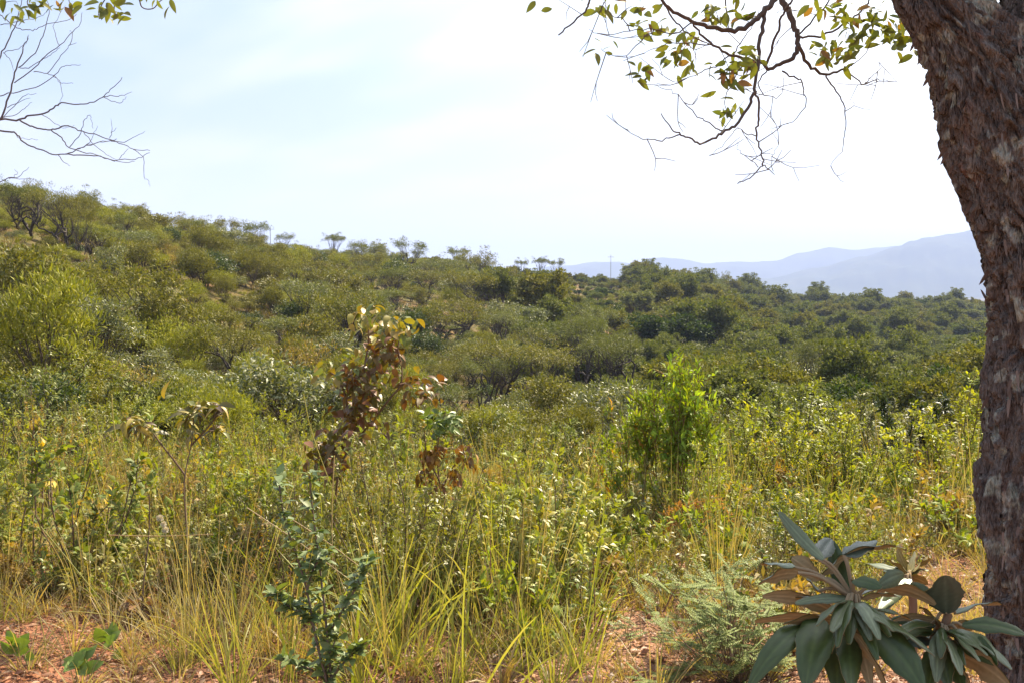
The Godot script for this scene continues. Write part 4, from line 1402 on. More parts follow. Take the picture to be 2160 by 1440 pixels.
	for s in [[[85, 1110], [200, 1250], [350, 1440]], [[228, 1128], [340, 1130], [450, 1126]], [[130, 1295], [170, 1290], [300, 1310], [400, 1360]], [[66, 1250], [90, 1330], [100, 1420]], [[1430, 1075], [1437, 1200], [1380, 1400]], [[1310, 1215], [1320, 1330], [1350, 1440]], [[1335, 1275], [1320, 1350], [1300, 1420]], [[640, 830], [660, 920], [720, 1080]], [[520, 1070], [640, 1150], [760, 1240]], [[600, 1085], [700, 1150], [790, 1220]], [[1330, 1110], [1345, 1210], [1352, 1330]], [[705, 960], [700, 1080], [702, 1200]], [[235, 830], [240, 900], [260, 960]]]:
		g.tube(smooth_line(line(s, 3.9), 4), 0.0022, 0.0014, 4, pick(straw) if rng.randf() < 0.6 else pick(yellow))
	for k in 210:
		var px := rng.randf_range(440.0, 1010.0) if k < 150 else rng.randf_range(1010.0, 1260.0)
		var p := ground_at(px, rng.randf_range(3.55, 5.2))
		p.y += bump(p.x, p.z) - 0.02
		g.blade(p, (Vector3(0, 1, 0) + rv(0.42)).normalized(), Vector3(rng.randf_range(-1, 1), -0.8, rng.randf_range(-0.6, 0.6)) * rng.randf_range(0.2, 0.9), rng.randf_range(0.3, 0.75), rng.randf_range(0.005, 0.014), pick(green), pick(yellow) if rng.randf() < 0.6 else pick(green), 6, rv())
	part("blade", g.made(M.grass), field).set_meta("kind", "stuff")
	# dry litter and small clods on the red soil
	var lit := Geo.new()
	for k in 5:
		lit.leaf(rv(0.05) * Vector3(1, 0.1, 1) + Vector3(0, 0.006, 0), Vector3(rng.randf_range(-1, 1), rng.randf_range(-0.1, 0.25), rng.randf_range(-1, 1)).normalized(), Vector3(0, 1, 0) + rv(0.5), rng.randf_range(0.012, 0.034), rng.randf_range(0.004, 0.014), [Color(0.40, 0.22, 0.13), Color(0.30, 0.16, 0.09), Color(0.46, 0.30, 0.20), Color(0.22, 0.13, 0.08), Color(0.36, 0.18, 0.10)][k])
	var mm := MultiMesh.new()
	mm.transform_format = MultiMesh.TRANSFORM_3D
	mm.mesh = lit.made(M.grass)
	mm.instance_count = 9000
	for k in 9000:
		var dd := 3.3 + 4.5 * pow(rng.randf(), 1.4)
		var p := ground_at(rng.randf_range(-150.0, 2300.0), dd)
		p.y += bump(p.x, p.z)
		mm.set_instance_transform(k, Transform3D(Basis(Vector3.UP, rng.randf() * TAU) * Basis.from_scale(Vector3.ONE * (0.5 + 2.2 * pow(rng.randf(), 3.0))), p))
	var o := MultiMeshInstance3D.new()
	o.name = "leaf_litter"
	o.multimesh = mm
	o.set_meta("kind", "stuff")
	o.set_meta("label", "dry reddish leaf litter strewn over the red soil")
	o.set_meta("category", "litter")
	add_child(o)


# ------------------------------------------------------------------ plants one can single out in the foreground
func stems_part(o: Node3D, lines: Array, d: float, r: float, col: Color) -> Array:
	var all := []
	for l in lines:
		var p := smooth_line(line(l, d), 4)
		for k in p.size():
			p[k].z += 0.02 * sin(k * 0.5 + l[0][0])
		var g := Geo.new()
		g.tube(p, r, r * 0.45, 6, col)
		part("stem", g.made(M.wood), o).position = -o.position
		all.append(p)
	return all


func leaf_set(n: int, l: float, w0: float, w1: float, droop: Vector2, pal: Array, mat: Material, seed_: int) -> Array:
	var out := []
	for k in n:
		rng.seed = seed_ + k * 7
		var c := pick(pal)
		var w := rng.randf_range(w0, w1)
		out.append(broad_leaf(l, w, rng.randf_range(droop.x, droop.y), rng.randf_range(0.1, 0.4), c, mat, seed_ + k))
	return out


func cluster(o: Node3D, spots: Array, d: float, deep: float, spread: float, meshes: Array, bias: Vector3) -> void:
	for s in spots:
		for k in int(s[2] * 4.2):
			var at := pt(s[0] + rng.randf_range(-1, 1) * spread, s[1] + rng.randf_range(-1, 1) * spread, d + rng.randf_range(-deep, deep))
			var dir := (rv() * Vector3(1, 0.5, 1) + bias).normalized()
			hang_leaf(o, meshes[rng.randi() % meshes.size()], at - o.position, dir, (Vector3(0, 1, 0.3) + rv(0.7)).normalized(), rng.randf_range(0.65, 1.2))


func hero_plants() -> void:
	var rusty := Color(0.17, 0.10, 0.06)
	# brown leaved sapling
	var o := thing("brown_leaved_sapling", "sapling with drooping bronze brown leaves standing in tall grass", "sapling", ground_at(702, 6.0))
	stems_part(o, [[[700, 1190], [704, 1080], [712, 1010], [726, 965], [751, 929], [795, 875], [824, 838], [844, 811], [847, 773], [840, 735], [845, 700]], [[751, 929], [735, 880], [728, 830], [715, 800], [695, 785]], [[712, 1010], [700, 970], [680, 958], [655, 955]], [[795, 875], [785, 830], [770, 780], [778, 720], [772, 670]], [[844, 811], [870, 805], [900, 808]], [[728, 840], [750, 800], [770, 780]]], 6.0, 0.009, rusty)
	rng.seed = 10
	var bronze := [Color(0.19, 0.075, 0.038), Color(0.14, 0.06, 0.03), Color(0.19, 0.12, 0.04), Color(0.13, 0.05, 0.028), Color(0.13, 0.12, 0.035)]
	var ochre := [Color(0.26, 0.23, 0.05), Color(0.30, 0.20, 0.05), Color(0.17, 0.19, 0.05)]
	var bl := leaf_set(9, 0.085, 0.034, 0.05, Vector2(0.4, 1.3), bronze, M.glossy, 100)
	var ol := leaf_set(6, 0.08, 0.032, 0.045, Vector2(0.5, 1.0), ochre, M.glossy, 140)
	rng.seed = 12
	cluster(o, [[812, 722, 9], [835, 735, 6], [795, 745, 6], [748, 785, 10], [770, 835, 10], [815, 770, 7], [735, 810, 6], [880, 815, 9], [905, 815, 5], [755, 868, 10], [725, 880, 8], [745, 915, 7], [700, 930, 9], [665, 955, 7], [692, 962, 8], [780, 800, 8], [705, 985, 5], [790, 890, 3], [770, 845, 4]], 6.0, 0.24, 27.0, bl, Vector3(0, -0.25, 0))
	cluster(o, [[775, 664, 9], [760, 680, 4], [835, 690, 8], [805, 700, 5], [860, 690, 4], [690, 785, 4], [745, 755, 6], [720, 800, 3], [865, 795, 3], [800, 770, 3]], 6.0, 0.24, 24.0, ol, Vector3(0, -0.35, 0.1))
	# second, greener sapling
	o = thing("orange_tinged_sapling", "low sapling with green top and orange brown lower leaves beside the bronze sapling", "sapling", ground_at(928, 6.4))
	stems_part(o, [[[932, 1140], [928, 1040], [922, 960], [930, 900], [940, 868]], [[926, 1010], [900, 960], [895, 910]], [[928, 1040], [955, 985], [985, 945]]], 6.4, 0.0065, rusty)
	var gl := leaf_set(5, 0.075, 0.03, 0.042, Vector2(0.3, 1.0), [Color(0.10, 0.15, 0.04), Color(0.14, 0.19, 0.05), Color(0.2, 0.2, 0.06)], M.glossy, 180)
	var orl := leaf_set(6, 0.08, 0.028, 0.04, Vector2(0.5, 1.3), [Color(0.36, 0.18, 0.04), Color(0.25, 0.11, 0.04), Color(0.17, 0.10, 0.04)], M.glossy, 200)
	rng.seed = 22
	cluster(o, [[905, 885, 6], [938, 880, 8], [958, 892, 6], [925, 905, 7]], 6.4, 0.14, 13.0, gl, Vector3(0, 0.1, 0.1))
	cluster(o, [[900, 960, 7], [930, 950, 7], [978, 950, 8], [890, 1000, 6], [920, 1025, 7], [955, 1000, 6], [990, 970, 4], [940, 1050, 4]], 6.4, 0.14, 14.0, orl, Vector3(0, -0.7, 0))
	# stalk with arching leaves
	o = thing("arching_leaf_stalk", "slender brown stalk topped with arching olive and orange leaves", "sapling", ground_at(405, 4.9))
	stems_part(o, [[[406, 1335], [402, 1200], [394, 1090], [388, 1005], [402, 930], [412, 862]], [[388, 1005], [352, 950], [318, 905], [285, 893]], [[402, 940], [440, 900], [462, 868]]], 4.9, 0.0055, Color(0.15, 0.10, 0.065))
	var al := leaf_set(6, 0.095, 0.024, 0.034, Vector2(0.7, 1.3), [Color(0.28, 0.24, 0.05), Color(0.32, 0.19, 0.05), Color(0.16, 0.17, 0.05), Color(0.12, 0.08, 0.05)], M.glossy, 230)
	rng.seed = 32
	cluster(o, [[412, 862, 6], [432, 855, 4], [455, 858, 5], [470, 868, 3], [395, 880, 4], [285, 892, 5], [305, 900, 4], [265, 890, 3], [325, 908, 3], [405, 910, 3], [462, 905, 3], [345, 842, 1]], 4.9, 0.10, 9.0, al, Vector3(0, 0.0, 0))
	# thin stalk with withered leaves at its foot
	o = thing("withered_stalk", "thin dark bare stalk with withered curled leaves round its foot", "plant", ground_at(300, 4.6))
	stems_part(o, [[[302, 1310], [305, 1220], [310, 1130], [314, 1040]]], 4.6, 0.005, Color(0.12, 0.08, 0.06))
	var wl := leaf_set(3, 0.09, 0.035, 0.045, Vector2(0.8, 1.3), [Color(0.30, 0.20, 0.13), Color(0.11, 0.075, 0.05), Color(0.22, 0.12, 0.06)], M.felt, 260)
	rng.seed = 42
	cluster(o, [[282, 1272, 4], [318, 1270, 5], [300, 1285, 3]], 4.6, 0.06, 10.0, wl, Vector3(0, -0.3, 0))
	# white seed heads
	o = thing("seed_head_stalk", "stalk bearing three round white fluffy seed heads", "plant", ground_at(345, 5.0))
	stems_part(o, [[[352, 1300], [350, 1200], [346, 1120], [338, 1092]]], 5.0, 0.003, Color(0.2, 0.18, 0.1))
	for s in [[337, 1092, 8], [344, 1105, 7], [348, 1117, 8]]:
		var g := Geo.new()
		var c := pt(s[0], s[1], 5.0)
		var r: float = s[2] / FOCAL * 5.0
		for k in 260:
			var dir := rv().normalized()
			g.leaf(c + dir * r * 0.25, (dir + rv(0.2)).normalized(), rv(), r * 0.8, r * 0.16, Color(0.62, 0.6, 0.52))
		part("seed_head", g.made(M.felt), o).position = -o.position
	# shaded blue green plant
	o = thing("blue_green_shrub", "upright blue green leafy shrub standing before the yellow grass", "shrub", ground_at(690, 3.5))
	var st := stems_part(o, [[[702, 1560], [690, 1440], [665, 1330], [645, 1250], [618, 1150], [600, 1080], [585, 1010]], [[702, 1560], [698, 1420], [688, 1300], [672, 1200], [662, 1100], [655, 1000]], [[665, 1330], [640, 1290], [600, 1270], [575, 1255]], [[690, 1340], [720, 1290], [755, 1230], [775, 1185]], [[690, 1440], [640, 1400], [600, 1385]], [[698, 1430], [730, 1390], [760, 1370]], [[645, 1250], [660, 1200], [690, 1160]], [[690, 1440], [690, 1400], [715, 1330]]], 3.5, 0.006, Color(0.16, 0.12, 0.09))
	var sl := leaf_set(8, 0.058, 0.023, 0.034, Vector2(0.0, 0.8), [Color(0.14, 0.18, 0.075), Color(0.17, 0.21, 0.10), Color(0.13, 0.18, 0.06), Color(0.18, 0.22, 0.07)], M.glossy, 280)
	rng.seed = 52
	for p in st:
		for k in range(3, p.size()):
			for q in 7 + rng.randi() % 3:
				hang_leaf(o, sl[rng.randi() % sl.size()], p[k] - o.position + rv(0.012), (rv() * Vector3(1, 0.35, 1) + Vector3(0, 0.35, 0)).normalized(), Vector3(0, 1, 0) + rv(0.6), rng.randf_range(0.45, 1.15))
	# round leaved seedlings on the red soil
	for s in [[40, 1372, 3.95, 10, "round leaved seedling on red soil beside a thin green stalk"], [175, 1400, 3.8, 13, "largest round leaved seedling low on the bare red soil"], [232, 1362, 4.1, 8, "round leaved seedling crossed by a long dark grass stem"]]:
		o = thing("round_leaved_seedling", s[4], "seedling", ground_at(s[0], s[2]))
		var foot := ground_at(s[0], s[2])
		var hub := pt(s[0], s[1], s[2])
		var g := Geo.new()
		g.tube(PackedVector3Array([foot - Vector3(0, 0.03, 0), foot.lerp(hub, 0.5) + rv(0.01), hub + Vector3(0, 0.05, 0)]), 0.003, 0.002, 5, Color(0.2, 0.2, 0.07))
		part("stem", g.made(M.wood), o).position = -foot
		var rl := leaf_set(4, 0.085, 0.048, 0.058, Vector2(0.1, 0.7), [Color(0.18, 0.24, 0.05), Color(0.13, 0.2, 0.06), Color(0.24, 0.27, 0.06)], M.leaf, 320)
		rng.seed = int(s[0])
		for k in s[3]:
			hang_leaf(o, rl[rng.randi() % 4], hub - foot + rv(0.03), (rv() * Vector3(1, 0.5, 0.8) + Vector3(0, 0.4, 0)).normalized(), Vector3(0, 0.5, 1) + rv(0.6), rng.randf_range(0.7, 1.1))
	# shrubs with their own shape
	var brown := Color(0.13, 0.09, 0.06)
	var bright := [Color(0.22, 0.28, 0.03), Color(0.27, 0.34, 0.04), Color(0.16, 0.22, 0.03)]
	var m := shrub_mesh({"seed": 71, "h": 1.0, "r": 0.46, "stems": 18, "twigs": 22, "leaves": 10, "tl": 0.25, "ll": 0.066, "lw": 0.021, "sr": 0.008, "wob": 0.06, "from": 0.55, "up": 0.55, "pal": bright, "tips": [Color(0.30, 0.40, 0.05), Color(0.24, 0.37, 0.05)], "bark": Color(0.22, 0.11, 0.06)})
	put(m, "bright_green_shrub", "tallest vivid green shrub with red brown stems rising over the scrub", "shrub", ground_at(1425, 7.0), Vector3(0.82, 1.35, 0.82), 0.4)
	m = shrub_mesh({"seed": 72, "h": 0.85, "r": 0.4, "stems": 8, "twigs": 9, "leaves": 9, "tl": 0.14, "ll": 0.058, "lw": 0.02, "sr": 0.006, "from": 0.5, "pal": bright, "tips": [Color(0.42, 0.20, 0.04), Color(0.35, 0.3, 0.05)], "tipshare": 0.25, "bark": Color(0.22, 0.11, 0.06)})
	put(m, "orange_flecked_shrub", "vivid green shrub flecked with orange leaves leaning from the tallest one", "shrub", ground_at(1340, 7.1), Vector3(0.8, 1.3, 0.8), 1.0, "", 0.12)
	m = shrub_mesh({"seed": 73, "h": 1.1, "r": 0.4, "stems": 7, "twigs": 14, "leaves": 12, "tl": 0.14, "ll": 0.075, "lw": 0.024, "sr": 0.012, "from": 0.5, "wob": 0.1, "pal": [Color(0.04, 0.055, 0.025), Color(0.06, 0.08, 0.03)], "bark": Color(0.05, 0.04, 0.035), "mat": M.glossy})
	put(m, "dark_glossy_shrub", "dark nearly black leaved shrub with crooked stems near the rough trunk", "shrub", ground_at(1935, 9.0), Vector3(0.9, 1.05, 0.9), 0.0)
	for s in [[1655, 8.0, 1.25, "tall lime shrub between the vivid green and the dark glossy shrubs"], [1795, 7.6, 0.85, "lower lime shrub just before the dark glossy shrub"], [2030, 7.8, 1.15, "lime shrub crowding the edge of the rough trunk"], [1490, 6.4, 0.75, "short lime shrub at the foot of the vivid green one"]]:
		m = shrub_mesh({"seed": int(s[0]), "h": 1.0, "r": 0.5, "stems": 18, "twigs": 20, "leaves": 10, "tl": 0.15, "ll": 0.04, "lw": 0.018, "sr": 0.006, "from": 0.15, "pal": [Color(0.24, 0.29, 0.04), Color(0.30, 0.33, 0.05)], "tips": [Color(0.36, 0.37, 0.06)], "bark": brown})
		put(m, "tall_lime_shrub", s[3], "shrub", ground_at(s[0], s[1]), Vector3(s[2], s[2], s[2]), 0.3)
	for s in [[1130, 4.9, 0.85, "sunlit yellow green bush with pale shining leaves amid the grass"], [1215, 5.4, 0.75, "small yellow green bush behind the pale shining one"], [1040, 5.2, 0.7, "yellow green sprig bush on the grassy side of the pale shining one"]]:
		m = shrub_mesh({"seed": int(s[0]), "h": 0.95, "r": 0.5, "stems": 15, "twigs": 11, "leaves": 9, "tl": 0.16, "ll": 0.068, "lw": 0.028, "sr": 0.005, "from": 0.15, "pal": [Color(0.27, 0.28, 0.05), Color(0.31, 0.33, 0.08), Color(0.22, 0.25, 0.05)], "tips": [Color(0.38, 0.33, 0.07)], "bark": brown, "mat": M.glossy})
		put(m, "shining_bush", s[3], "bush", ground_at(s[0], s[1]), Vector3(s[2], s[2], s[2]), 0.3)
	m = shrub_mesh({"seed": 81, "h": 0.95, "r": 0.45, "stems": 9, "twigs": 9, "leaves": 8, "tl": 0.16, "ll": 0.05, "lw": 0.026, "sr": 0.007, "from": 0.35, "pal": [Color(0.13, 0.17, 0.05), Color(0.18, 0.2, 0.05)], "tips": [Color(0.48, 0.34, 0.05), Color(0.5, 0.38, 0.08)], "tipshare": 0.22, "bark": brown})
	put(m, "yellow_flowered_shrub", "leafy shrub with clusters of small yellow flowers at the edge of the soil", "shrub", ground_at(45, 5.4), Vector3.ONE, 0.0)
	put(shrub_mesh({"seed": 82, "h": 0.9, "r": 0.4, "stems": 6, "twigs": 8, "leaves": 8, "tl": 0.17, "ll": 0.062, "lw": 0.034, "sr": 0.007, "from": 0.25, "pal": [Color(0.15, 0.20, 0.05), Color(0.20, 0.23, 0.06)], "bark": brown}), "broad_green_shrub", "open shrub with broad light green leaves beside the yellow flowered one", "shrub", ground_at(165, 5.3), Vector3.ONE, 0.0)
	var mid := [[120, 15.0, 1.5, "lush glossy bush under the silvery thicket"], [215, 14.0, 1.15, "second lush bush downhill of the silvery thicket"], [330, 17.0, 1.5, "twiggy olive bush above the arching leaf stalk"], [590, 19.0, 1.45, "open olive bush between the bare trunked sapling and the bronze sapling"], [470, 13.0, 0.95, "pale bush behind the arching leaf stalk"], [860, 12.0, 0.95, "orange tinged bush behind the bronze leaved sapling"], [1010, 14.0, 1.15, "small leaved dark olive bush before the hollow"], [1150, 11.0, 0.9, "spreading olive bush behind the pale shining bush"], [1300, 13.0, 1.2, "grey twigged bush behind the orange flecked shrub"], [1560, 12.0, 1.3, "dusky olive bush behind the tall lime shrub"], [1720, 13.0, 1.25, "dusky bush between the lime shrubs and the valley"], [1840, 11.0, 1.0, "open bush before the dark glossy shrub's valley side"], [30, 10.0, 1.2, "lush yellow green bush behind the yellow flowered shrub"], [700, 15.0, 1.1, "yellowish bush behind the bronze leaved sapling"]]
	for k in mid.size():
		var q: Array = mid[k]
		m = shrub_mesh({"seed": 1500 + k, "h": 1.0, "r": 0.75, "stems": 16, "twigs": 22, "leaves": 10, "tl": 0.2, "ll": 0.06, "lw": 0.021, "sr": 0.009, "from": 0.15, "wob": 0.1, "pal": [[Color(0.15, 0.17, 0.04), Color(0.20, 0.21, 0.05)], [Color(0.22, 0.24, 0.05), Color(0.18, 0.2, 0.05)], [Color(0.14, 0.15, 0.05), Color(0.19, 0.18, 0.06)]][k % 3], "bark": Color(0.10, 0.08, 0.06), "mat": M.glossy if k % 2 == 0 else M.leaf})
		put(m, "scrub_bush", q[3], "bush", ground_at(q[0], q[1]), Vector3(q[2], q[2], q[2]), k * 1.3)
	# feathery shrub in the shade
	rng.seed = 62
	o = thing("feathery_shrub", "low shrub of feathery fern like leaves beside the bare soil", "shrub", ground_at(1560, 3.7))
	var w := Geo.new()
	var f := Geo.new()
	for k in 120:
		var px := 1540.0 + clampf(rng.randfn(0.0, 75.0), -170.0, 160.0)
		var p := pt(px, rng.randf_range(1200.0 + absf(px - 1540.0) * 0.5, 1460.0), 3.75 + rng.randf_range(-0.3, 0.3))
		var dir := Vector3(rng.randf_range(-1, 1), rng.randf_range(-0.25, 0.5), rng.randf_range(-0.7, 0.7)).normalized()
		w.tube(PackedVector3Array([o.position + rv(0.05) * Vector3(1, 0, 1), o.position.lerp(p, 0.6) + rv(0.03), p]), 0.0022, 0.001, 4, brown)
		for b in 5:
			var bd := (dir + rv(0.5)).normalized()
			var side := bd.cross(Vector3(0, 1, 0)).normalized()
			var q := p + dir * 0.02 * b
			for j in 11:
				for sgn in [-1.0, 1.0]:
					f.leaf(q + bd * (0.008 * j + 0.01), (side * sgn + bd * 0.35).normalized(), Vector3(0, 1, 0) + rv(0.3), 0.022 * (1.0 - absf(j - 5.0) / 11.0), 0.008, pick([Color(0.15, 0.19, 0.05), Color(0.19, 0.22, 0.06)]))
	part("stem", w.made(M.bark), o).position = -o.position
	part("crown", f.made(M.leaf), o).position = -o.position
	# dried orange fern fronds
	o = thing("dry_fern", "dried orange fern fronds curling at the foot of the vivid green shrub", "fern", ground_at(1450, 6.0))
	for s in [[1400, 1090, -1], [1430, 1075, -1], [1455, 1070, 1], [1480, 1065, 1], [1520, 1060, 1], [1410, 1120, -1], [1470, 1090, 1]]:
		f = Geo.new()
		var tip := pt(s[0], s[1], 6.0)
		var p := smooth_line(PackedVector3Array([o.position, o.position.lerp(tip, 0.6) + Vector3(0, 0.14, 0), tip, tip + Vector3(0.05 * s[2], -0.08, 0.05)]), 6)
		f.tube(p, 0.003, 0.001, 4, Color(0.34, 0.17, 0.06))
		for k in range(6, p.size()):
			for j in 8:
				f.leaf(p[k] + rv(0.02), rv().normalized(), rv(), 0.03, 0.008, pick([Color(0.46, 0.22, 0.06), Color(0.40, 0.24, 0.09)]))
		part("frond", f.made(M.grass), o).position = -o.position
	# dark red brown stalks of dry grass
	for s in [[[1258, 1440], [1256, 1330], [1252, 1180]], [[1040, 1440], [1036, 1300], [1034, 1130]], [[1060, 1420], [1050, 1340], [1080, 1280]], [[1400, 1290], [1420, 1250], [1440, 1222]]]:
		o = thing("dry_stalk", "thin red brown dry stalk standing among the grass tufts", "stalk", line(s, 4.2)[0], "dry stalks in the grass")
		var g := Geo.new()
		g.tube(smooth_line(line(s, 4.2), 4), 0.004, 0.002, 5, Color(0.19, 0.09, 0.06))
		part("stem", g.made(M.wood), o).position = -o.position


# ------------------------------------------------------------------ the broad leaved plants in front
func felted_leaf(base: Vector3, tip: Vector3, wide: float, show: float, arch: float, seed_: int, top_col: Color, under_col: Color) -> Array:
	rng.seed = seed_
	var rows := 20
	var half := 5
	var along := tip - base
	var l := along.length()
	var to_eye := (EYE - (base + tip) * 0.5).normalized()
	var face := (to_eye * show + Vector3(0, 0.75, 0)).normalized()
	var x0 := along.cross(face).normalized()
	var n0 := x0.cross(along.normalized())
	var lift := Vector3(0, 1, 0) * arch * l
	var twist := rng.randf_range(-0.9, 0.9)
	var wavy := rng.randf_range(0.0, TAU)
	var fold := rng.randf_range(0.08, 0.3)
	var out := []
	for side in 2:
		var g := Geo.new()
		for j in rows + 1:
			var t := float(j) / rows
			var q := base + along * t + lift * (4.0 * t * (1.0 - t))
			var y := (along + lift * 4.0 * (1.0 - 2.0 * t)).normalized()
			var x := (x0 * cos(twist * t) + n0 * sin(twist * t)).normalized()
			x = (x - y * x.dot(y)).normalized()
			var nn := x.cross(y)
			var prof := pow(sin(PI * clampf(pow(t, 0.85), 0.0, 1.0)), 0.75) if t > 0.0 else 0.0
			var ww := wide * 0.5 * prof * (1.0 + 0.07 * sin(t * 23.0 + wavy) * sin(t * 61.0 + seed_)) + 0.003
			for k in range(-half, half + 1):
				var s := float(k) / half
				var z := absf(s) * ww * fold - 0.25 * ww * s * s + 0.16 * ww * s * s * sin(t * 13.0 + wavy + s * 1.5) - (0.0025 * cos(s * 40.0 + t * 60.0) if absf(s) > 0.15 else 0.0) * ww * 6.0
				g.v.append(q + x * s * ww + nn * z + nn * (0.0008 if side == 0 else -0.0008))
				var bend := signf(s) * fold - 0.5 * s
				g.n.append(((nn - x * bend) * (1.0 if side == 0 else -1.0)).normalized())
				var c := top_col if side == 0 else under_col
				var v := 1.0 + rng.randf_range(-0.13, 0.13)
				if k == 0 or absi(k) == 3:
					v *= 1.5 if k == 0 else 1.22
				g.c.append(Color(c.r * v, c.g * v, c.b * v))
			if j < rows:
				var m := half * 2 + 1
				for k in m - 1:
					var a := j * m + k
					var idx := [a, a + m, a + m + 1, a, a + m + 1, a + 1] if side == 0 else [a, a + m + 1, a + m, a, a + 1, a + m + 1]
					g.i.append_array(PackedInt32Array(idx))
		out.append(g)
	return out


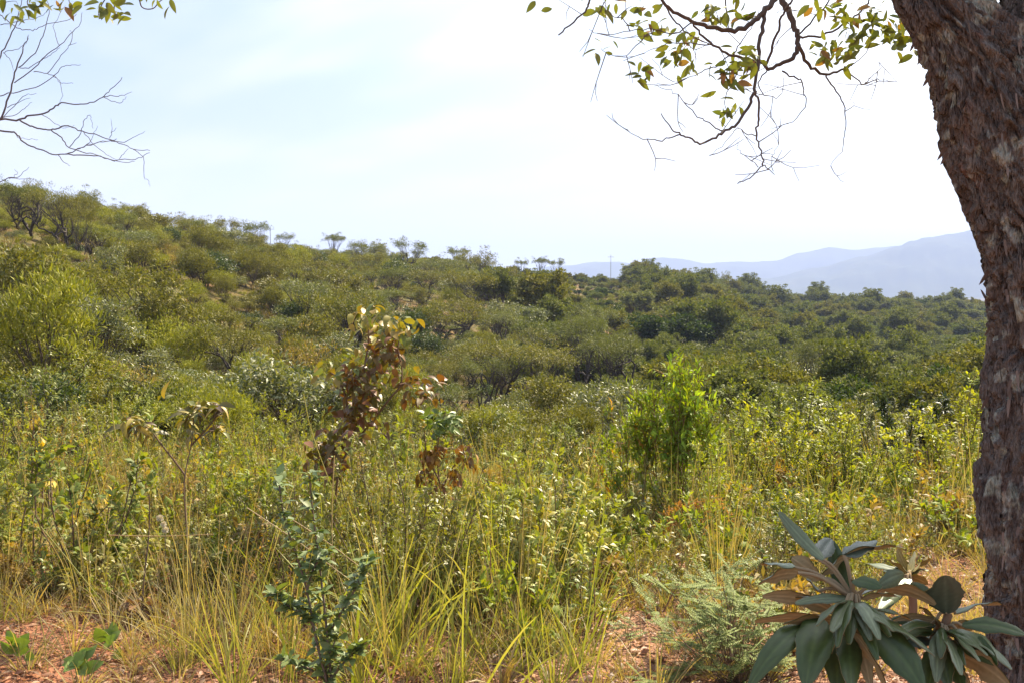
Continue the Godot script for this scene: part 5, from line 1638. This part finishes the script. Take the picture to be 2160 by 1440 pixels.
func broad_leaved_plants() -> void:
	var green := Color(0.055, 0.075, 0.02)
	var pale := Color(0.13, 0.15, 0.075)
	var slate := Color(0.055, 0.07, 0.045)
	var tan := Color(0.31, 0.25, 0.135)
	var gold := Color(0.30, 0.22, 0.08)
	# photo points in the 2160 x 1296 enlargement whose corner is (1560, 1080)
	var plants := [
		["large_leaved_plant", "large plant with long felted leaves, dark green above and tan beneath, before the trunk", 1.75, [[830, 1500], [840, 1200], [800, 980], [830, 850], [860, 720], [870, 660]], [
			[780, 790, 175, 640, 110, -0.7, 0.10, green], [540, 850, 70, 1330, 150, 0.5, 0.10, green], [620, 800, 500, 1330, 240, 1.0, 0.08, green], [735, 900, 745, 1360, 190, 1.0, 0.06, green],
			[960, 860, 1400, 1350, 240, 0.9, 0.10, green], [810, 640, 700, 215, 115, 0.9, 0.02, green], [640, 360, 300, -5, 85, 0.4, -0.03, pale], [790, 325, 1240, 268, 90, -0.9, 0.05, pale],
			[610, 510, 400, 345, 140, -1.0, 0.03, pale], [610, 500, 850, 330, 130, -1.0, 0.05, pale], [440, 460, 145, 545, 125, -1.0, 0.08, pale], [420, 420, 165, 395, 80, 0.3, 0.06, pale],
			[890, 640, 1490, 700, 120, -0.2, 0.12, pale], [860, 520, 1080, 575, 80, 0.6, 0.06, green], [1060, 560, 1250, 465, 90, 0.8, 0.05, pale], [960, 790, 1490, 1095, 115, 0.2, 0.10, green],
			[890, 880, 1000, 1330, 110, -0.9, 0.06, green], [880, 760, 1150, 825, 80, 0.7, 0.05, pale], [900, 870, 1045, 820, 90, 0.9, 0.03, pale], [600, 360, 700, 205, 130, 0.9, 0.03, slate],
			[800, 330, 1040, 215, 120, 0.6, 0.03, slate], [850, 900, 1120, 1330, 120, -0.8, 0.09, green], [760, 840, 330, 850, 100, -0.9, 0.06, pale], [600, 600, 520, 510, 110, -1.0, 0.02, pale], [830, 930, 850, 1340, 150, 0.9, 0.05, green], [760, 820, 120, 830, 90, -0.8, 0.04, pale]]],
		["large_leaved_plant", "plant with one upright slate grey leaf and tan backed leaves touching the trunk", 1.85, [[1560, 1500], [1540, 1200], [1480, 1020], [1540, 920], [1590, 770]], [
			[1570, 770, 1560, 480, 270, 1.0, 0.02, slate], [1640, 770, 1985, 700, 85, -0.1, 0.08, green], [1650, 890, 2070, 1195, 120, 0.25, 0.10, green], [1690, 860, 2170, 930, 115, 0.7, 0.08, green],
			[1550, 930, 1850, 850, 105, -0.9, 0.05, pale], [1480, 1000, 1750, 1320, 90, -0.9, 0.08, green], [1650, 1080, 2060, 1330, 180, -1.0, 0.08, green], [1480, 1010, 1600, 1330, 130, 0.9, 0.06, green],
			[1640, 950, 1960, 1160, 150, 0.9, 0.08, green], [1450, 970, 1220, 1010, 130, 0.7, 0.06, slate], [1500, 1030, 1440, 1330, 140, 0.9, 0.05, green], [1540, 880, 1380, 720, 90, 0.8, 0.05, green], [1480, 690, 1300, 540, 90, 0.6, 0.04, pale], [1560, 1020, 1700, 1340, 110, 0.8, 0.05, green]]],
		["small_leaved_rosette", "small golden tinged rosette behind the large felted leaves", 2.5, [[1320, 900], [1300, 560], [1290, 490]], [
			[1290, 490, 1200, 270, 90, -0.9, 0.05, gold], [1300, 470, 1450, 360, 80, -0.9, 0.05, gold], [1290, 480, 1130, 360, 90, -0.8, 0.05, gold], [1300, 490, 1430, 550, 70, -0.8, 0.08, gold], [1280, 490, 1100, 440, 80, 0.6, 0.06, green], [1290, 470, 1330, 300, 70, -0.9, 0.03, gold], [1290, 500, 1160, 540, 80, -0.7, 0.06, gold], [1280, 480, 960, 390, 80, 0.6, 0.05, green], [1300, 480, 1440, 440, 80, -0.8, 0.06, gold]]]]
	var z := 1.0 / 3.6
	for p in plants:
		var d: float = p[2]
		var foot := pt(1560 + p[3][0][0] * z, 1080 + p[3][0][1] * z, d)
		foot.y = 0.0
		var o := thing(p[0], p[1], "plant", foot)
		var pts := PackedVector3Array([foot + Vector3(0, -0.05, 0)])
		for q in p[3]:
			pts.append(pt(1560 + q[0] * z, 1080 + q[1] * z, d))
		var g := Geo.new()
		g.tube(smooth_line(pts, 4), 0.014, 0.008, 9, Color(0.25, 0.16, 0.10))
		part("stem", g.made(M.felt), o).position = -foot
		var j := 0
		var all: Array = p[4].duplicate()
		rng.seed = 333 + int(d * 100)
		var hub_px: Array = p[3][-2]
		for k in 14 if d < 2.4 else 4:
			var a0 := rng.randf_range(-0.35, PI + 0.35)
			var reach := rng.randf_range(220.0, 430.0)
			var bx: float = hub_px[0] + cos(a0) * 50.0 + rng.randf_range(-30, 30)
			var by: float = hub_px[1] + sin(a0) * 40.0 + rng.randf_range(-90, 30)
			all.append([bx, by, bx + cos(a0) * reach, by + sin(a0) * reach * 0.8 + 40.0, rng.randf_range(45, 95), [1.0, -0.9, 0.5, 0.2][k % 4], rng.randf_range(0.03, 0.12), [green, green, pale][k % 3]])
		for l in all:
			j += 1
			rng.seed = 700 + j * 3 + int(d * 10)
			var near: float = (0.14 if l[3] > l[1] + 150 else -0.10 if l[3] < 450 else rng.randf_range(-0.10, 0.08)) + rng.randf_range(-0.03, 0.03)
			var a := pt(1560 + l[0] * z, 1080 + l[1] * z, d - near * 0.25)
			var b := pt(1560 + l[2] * z, 1080 + l[3] * z, d - near)
			var made := felted_leaf(a, b, l[4] * z / FOCAL * d * rng.randf_range(0.95, 1.2), l[5], l[6], 30 + j, l[7] if l[7] != gold else Color(0.2, 0.17, 0.06), gold if l[7] == gold else tan)
			var mesh := ArrayMesh.new()
			made[0].into(mesh, M.thick)
			made[1].into(mesh, M.felt)
			part("leaf", mesh, o).position = -foot
			g = Geo.new()
			var hub := pts[-1] if l[1] < p[3][-1][1] + 60 else pts[-2]
			g.tube(smooth_line(PackedVector3Array([hub, hub.lerp(a, 0.6) + Vector3(0, 0.012, 0), a]), 3), 0.004, 0.003, 6, Color(0.33, 0.24, 0.14))
			part("leaf_stalk", g.made(M.felt), o).position = -foot
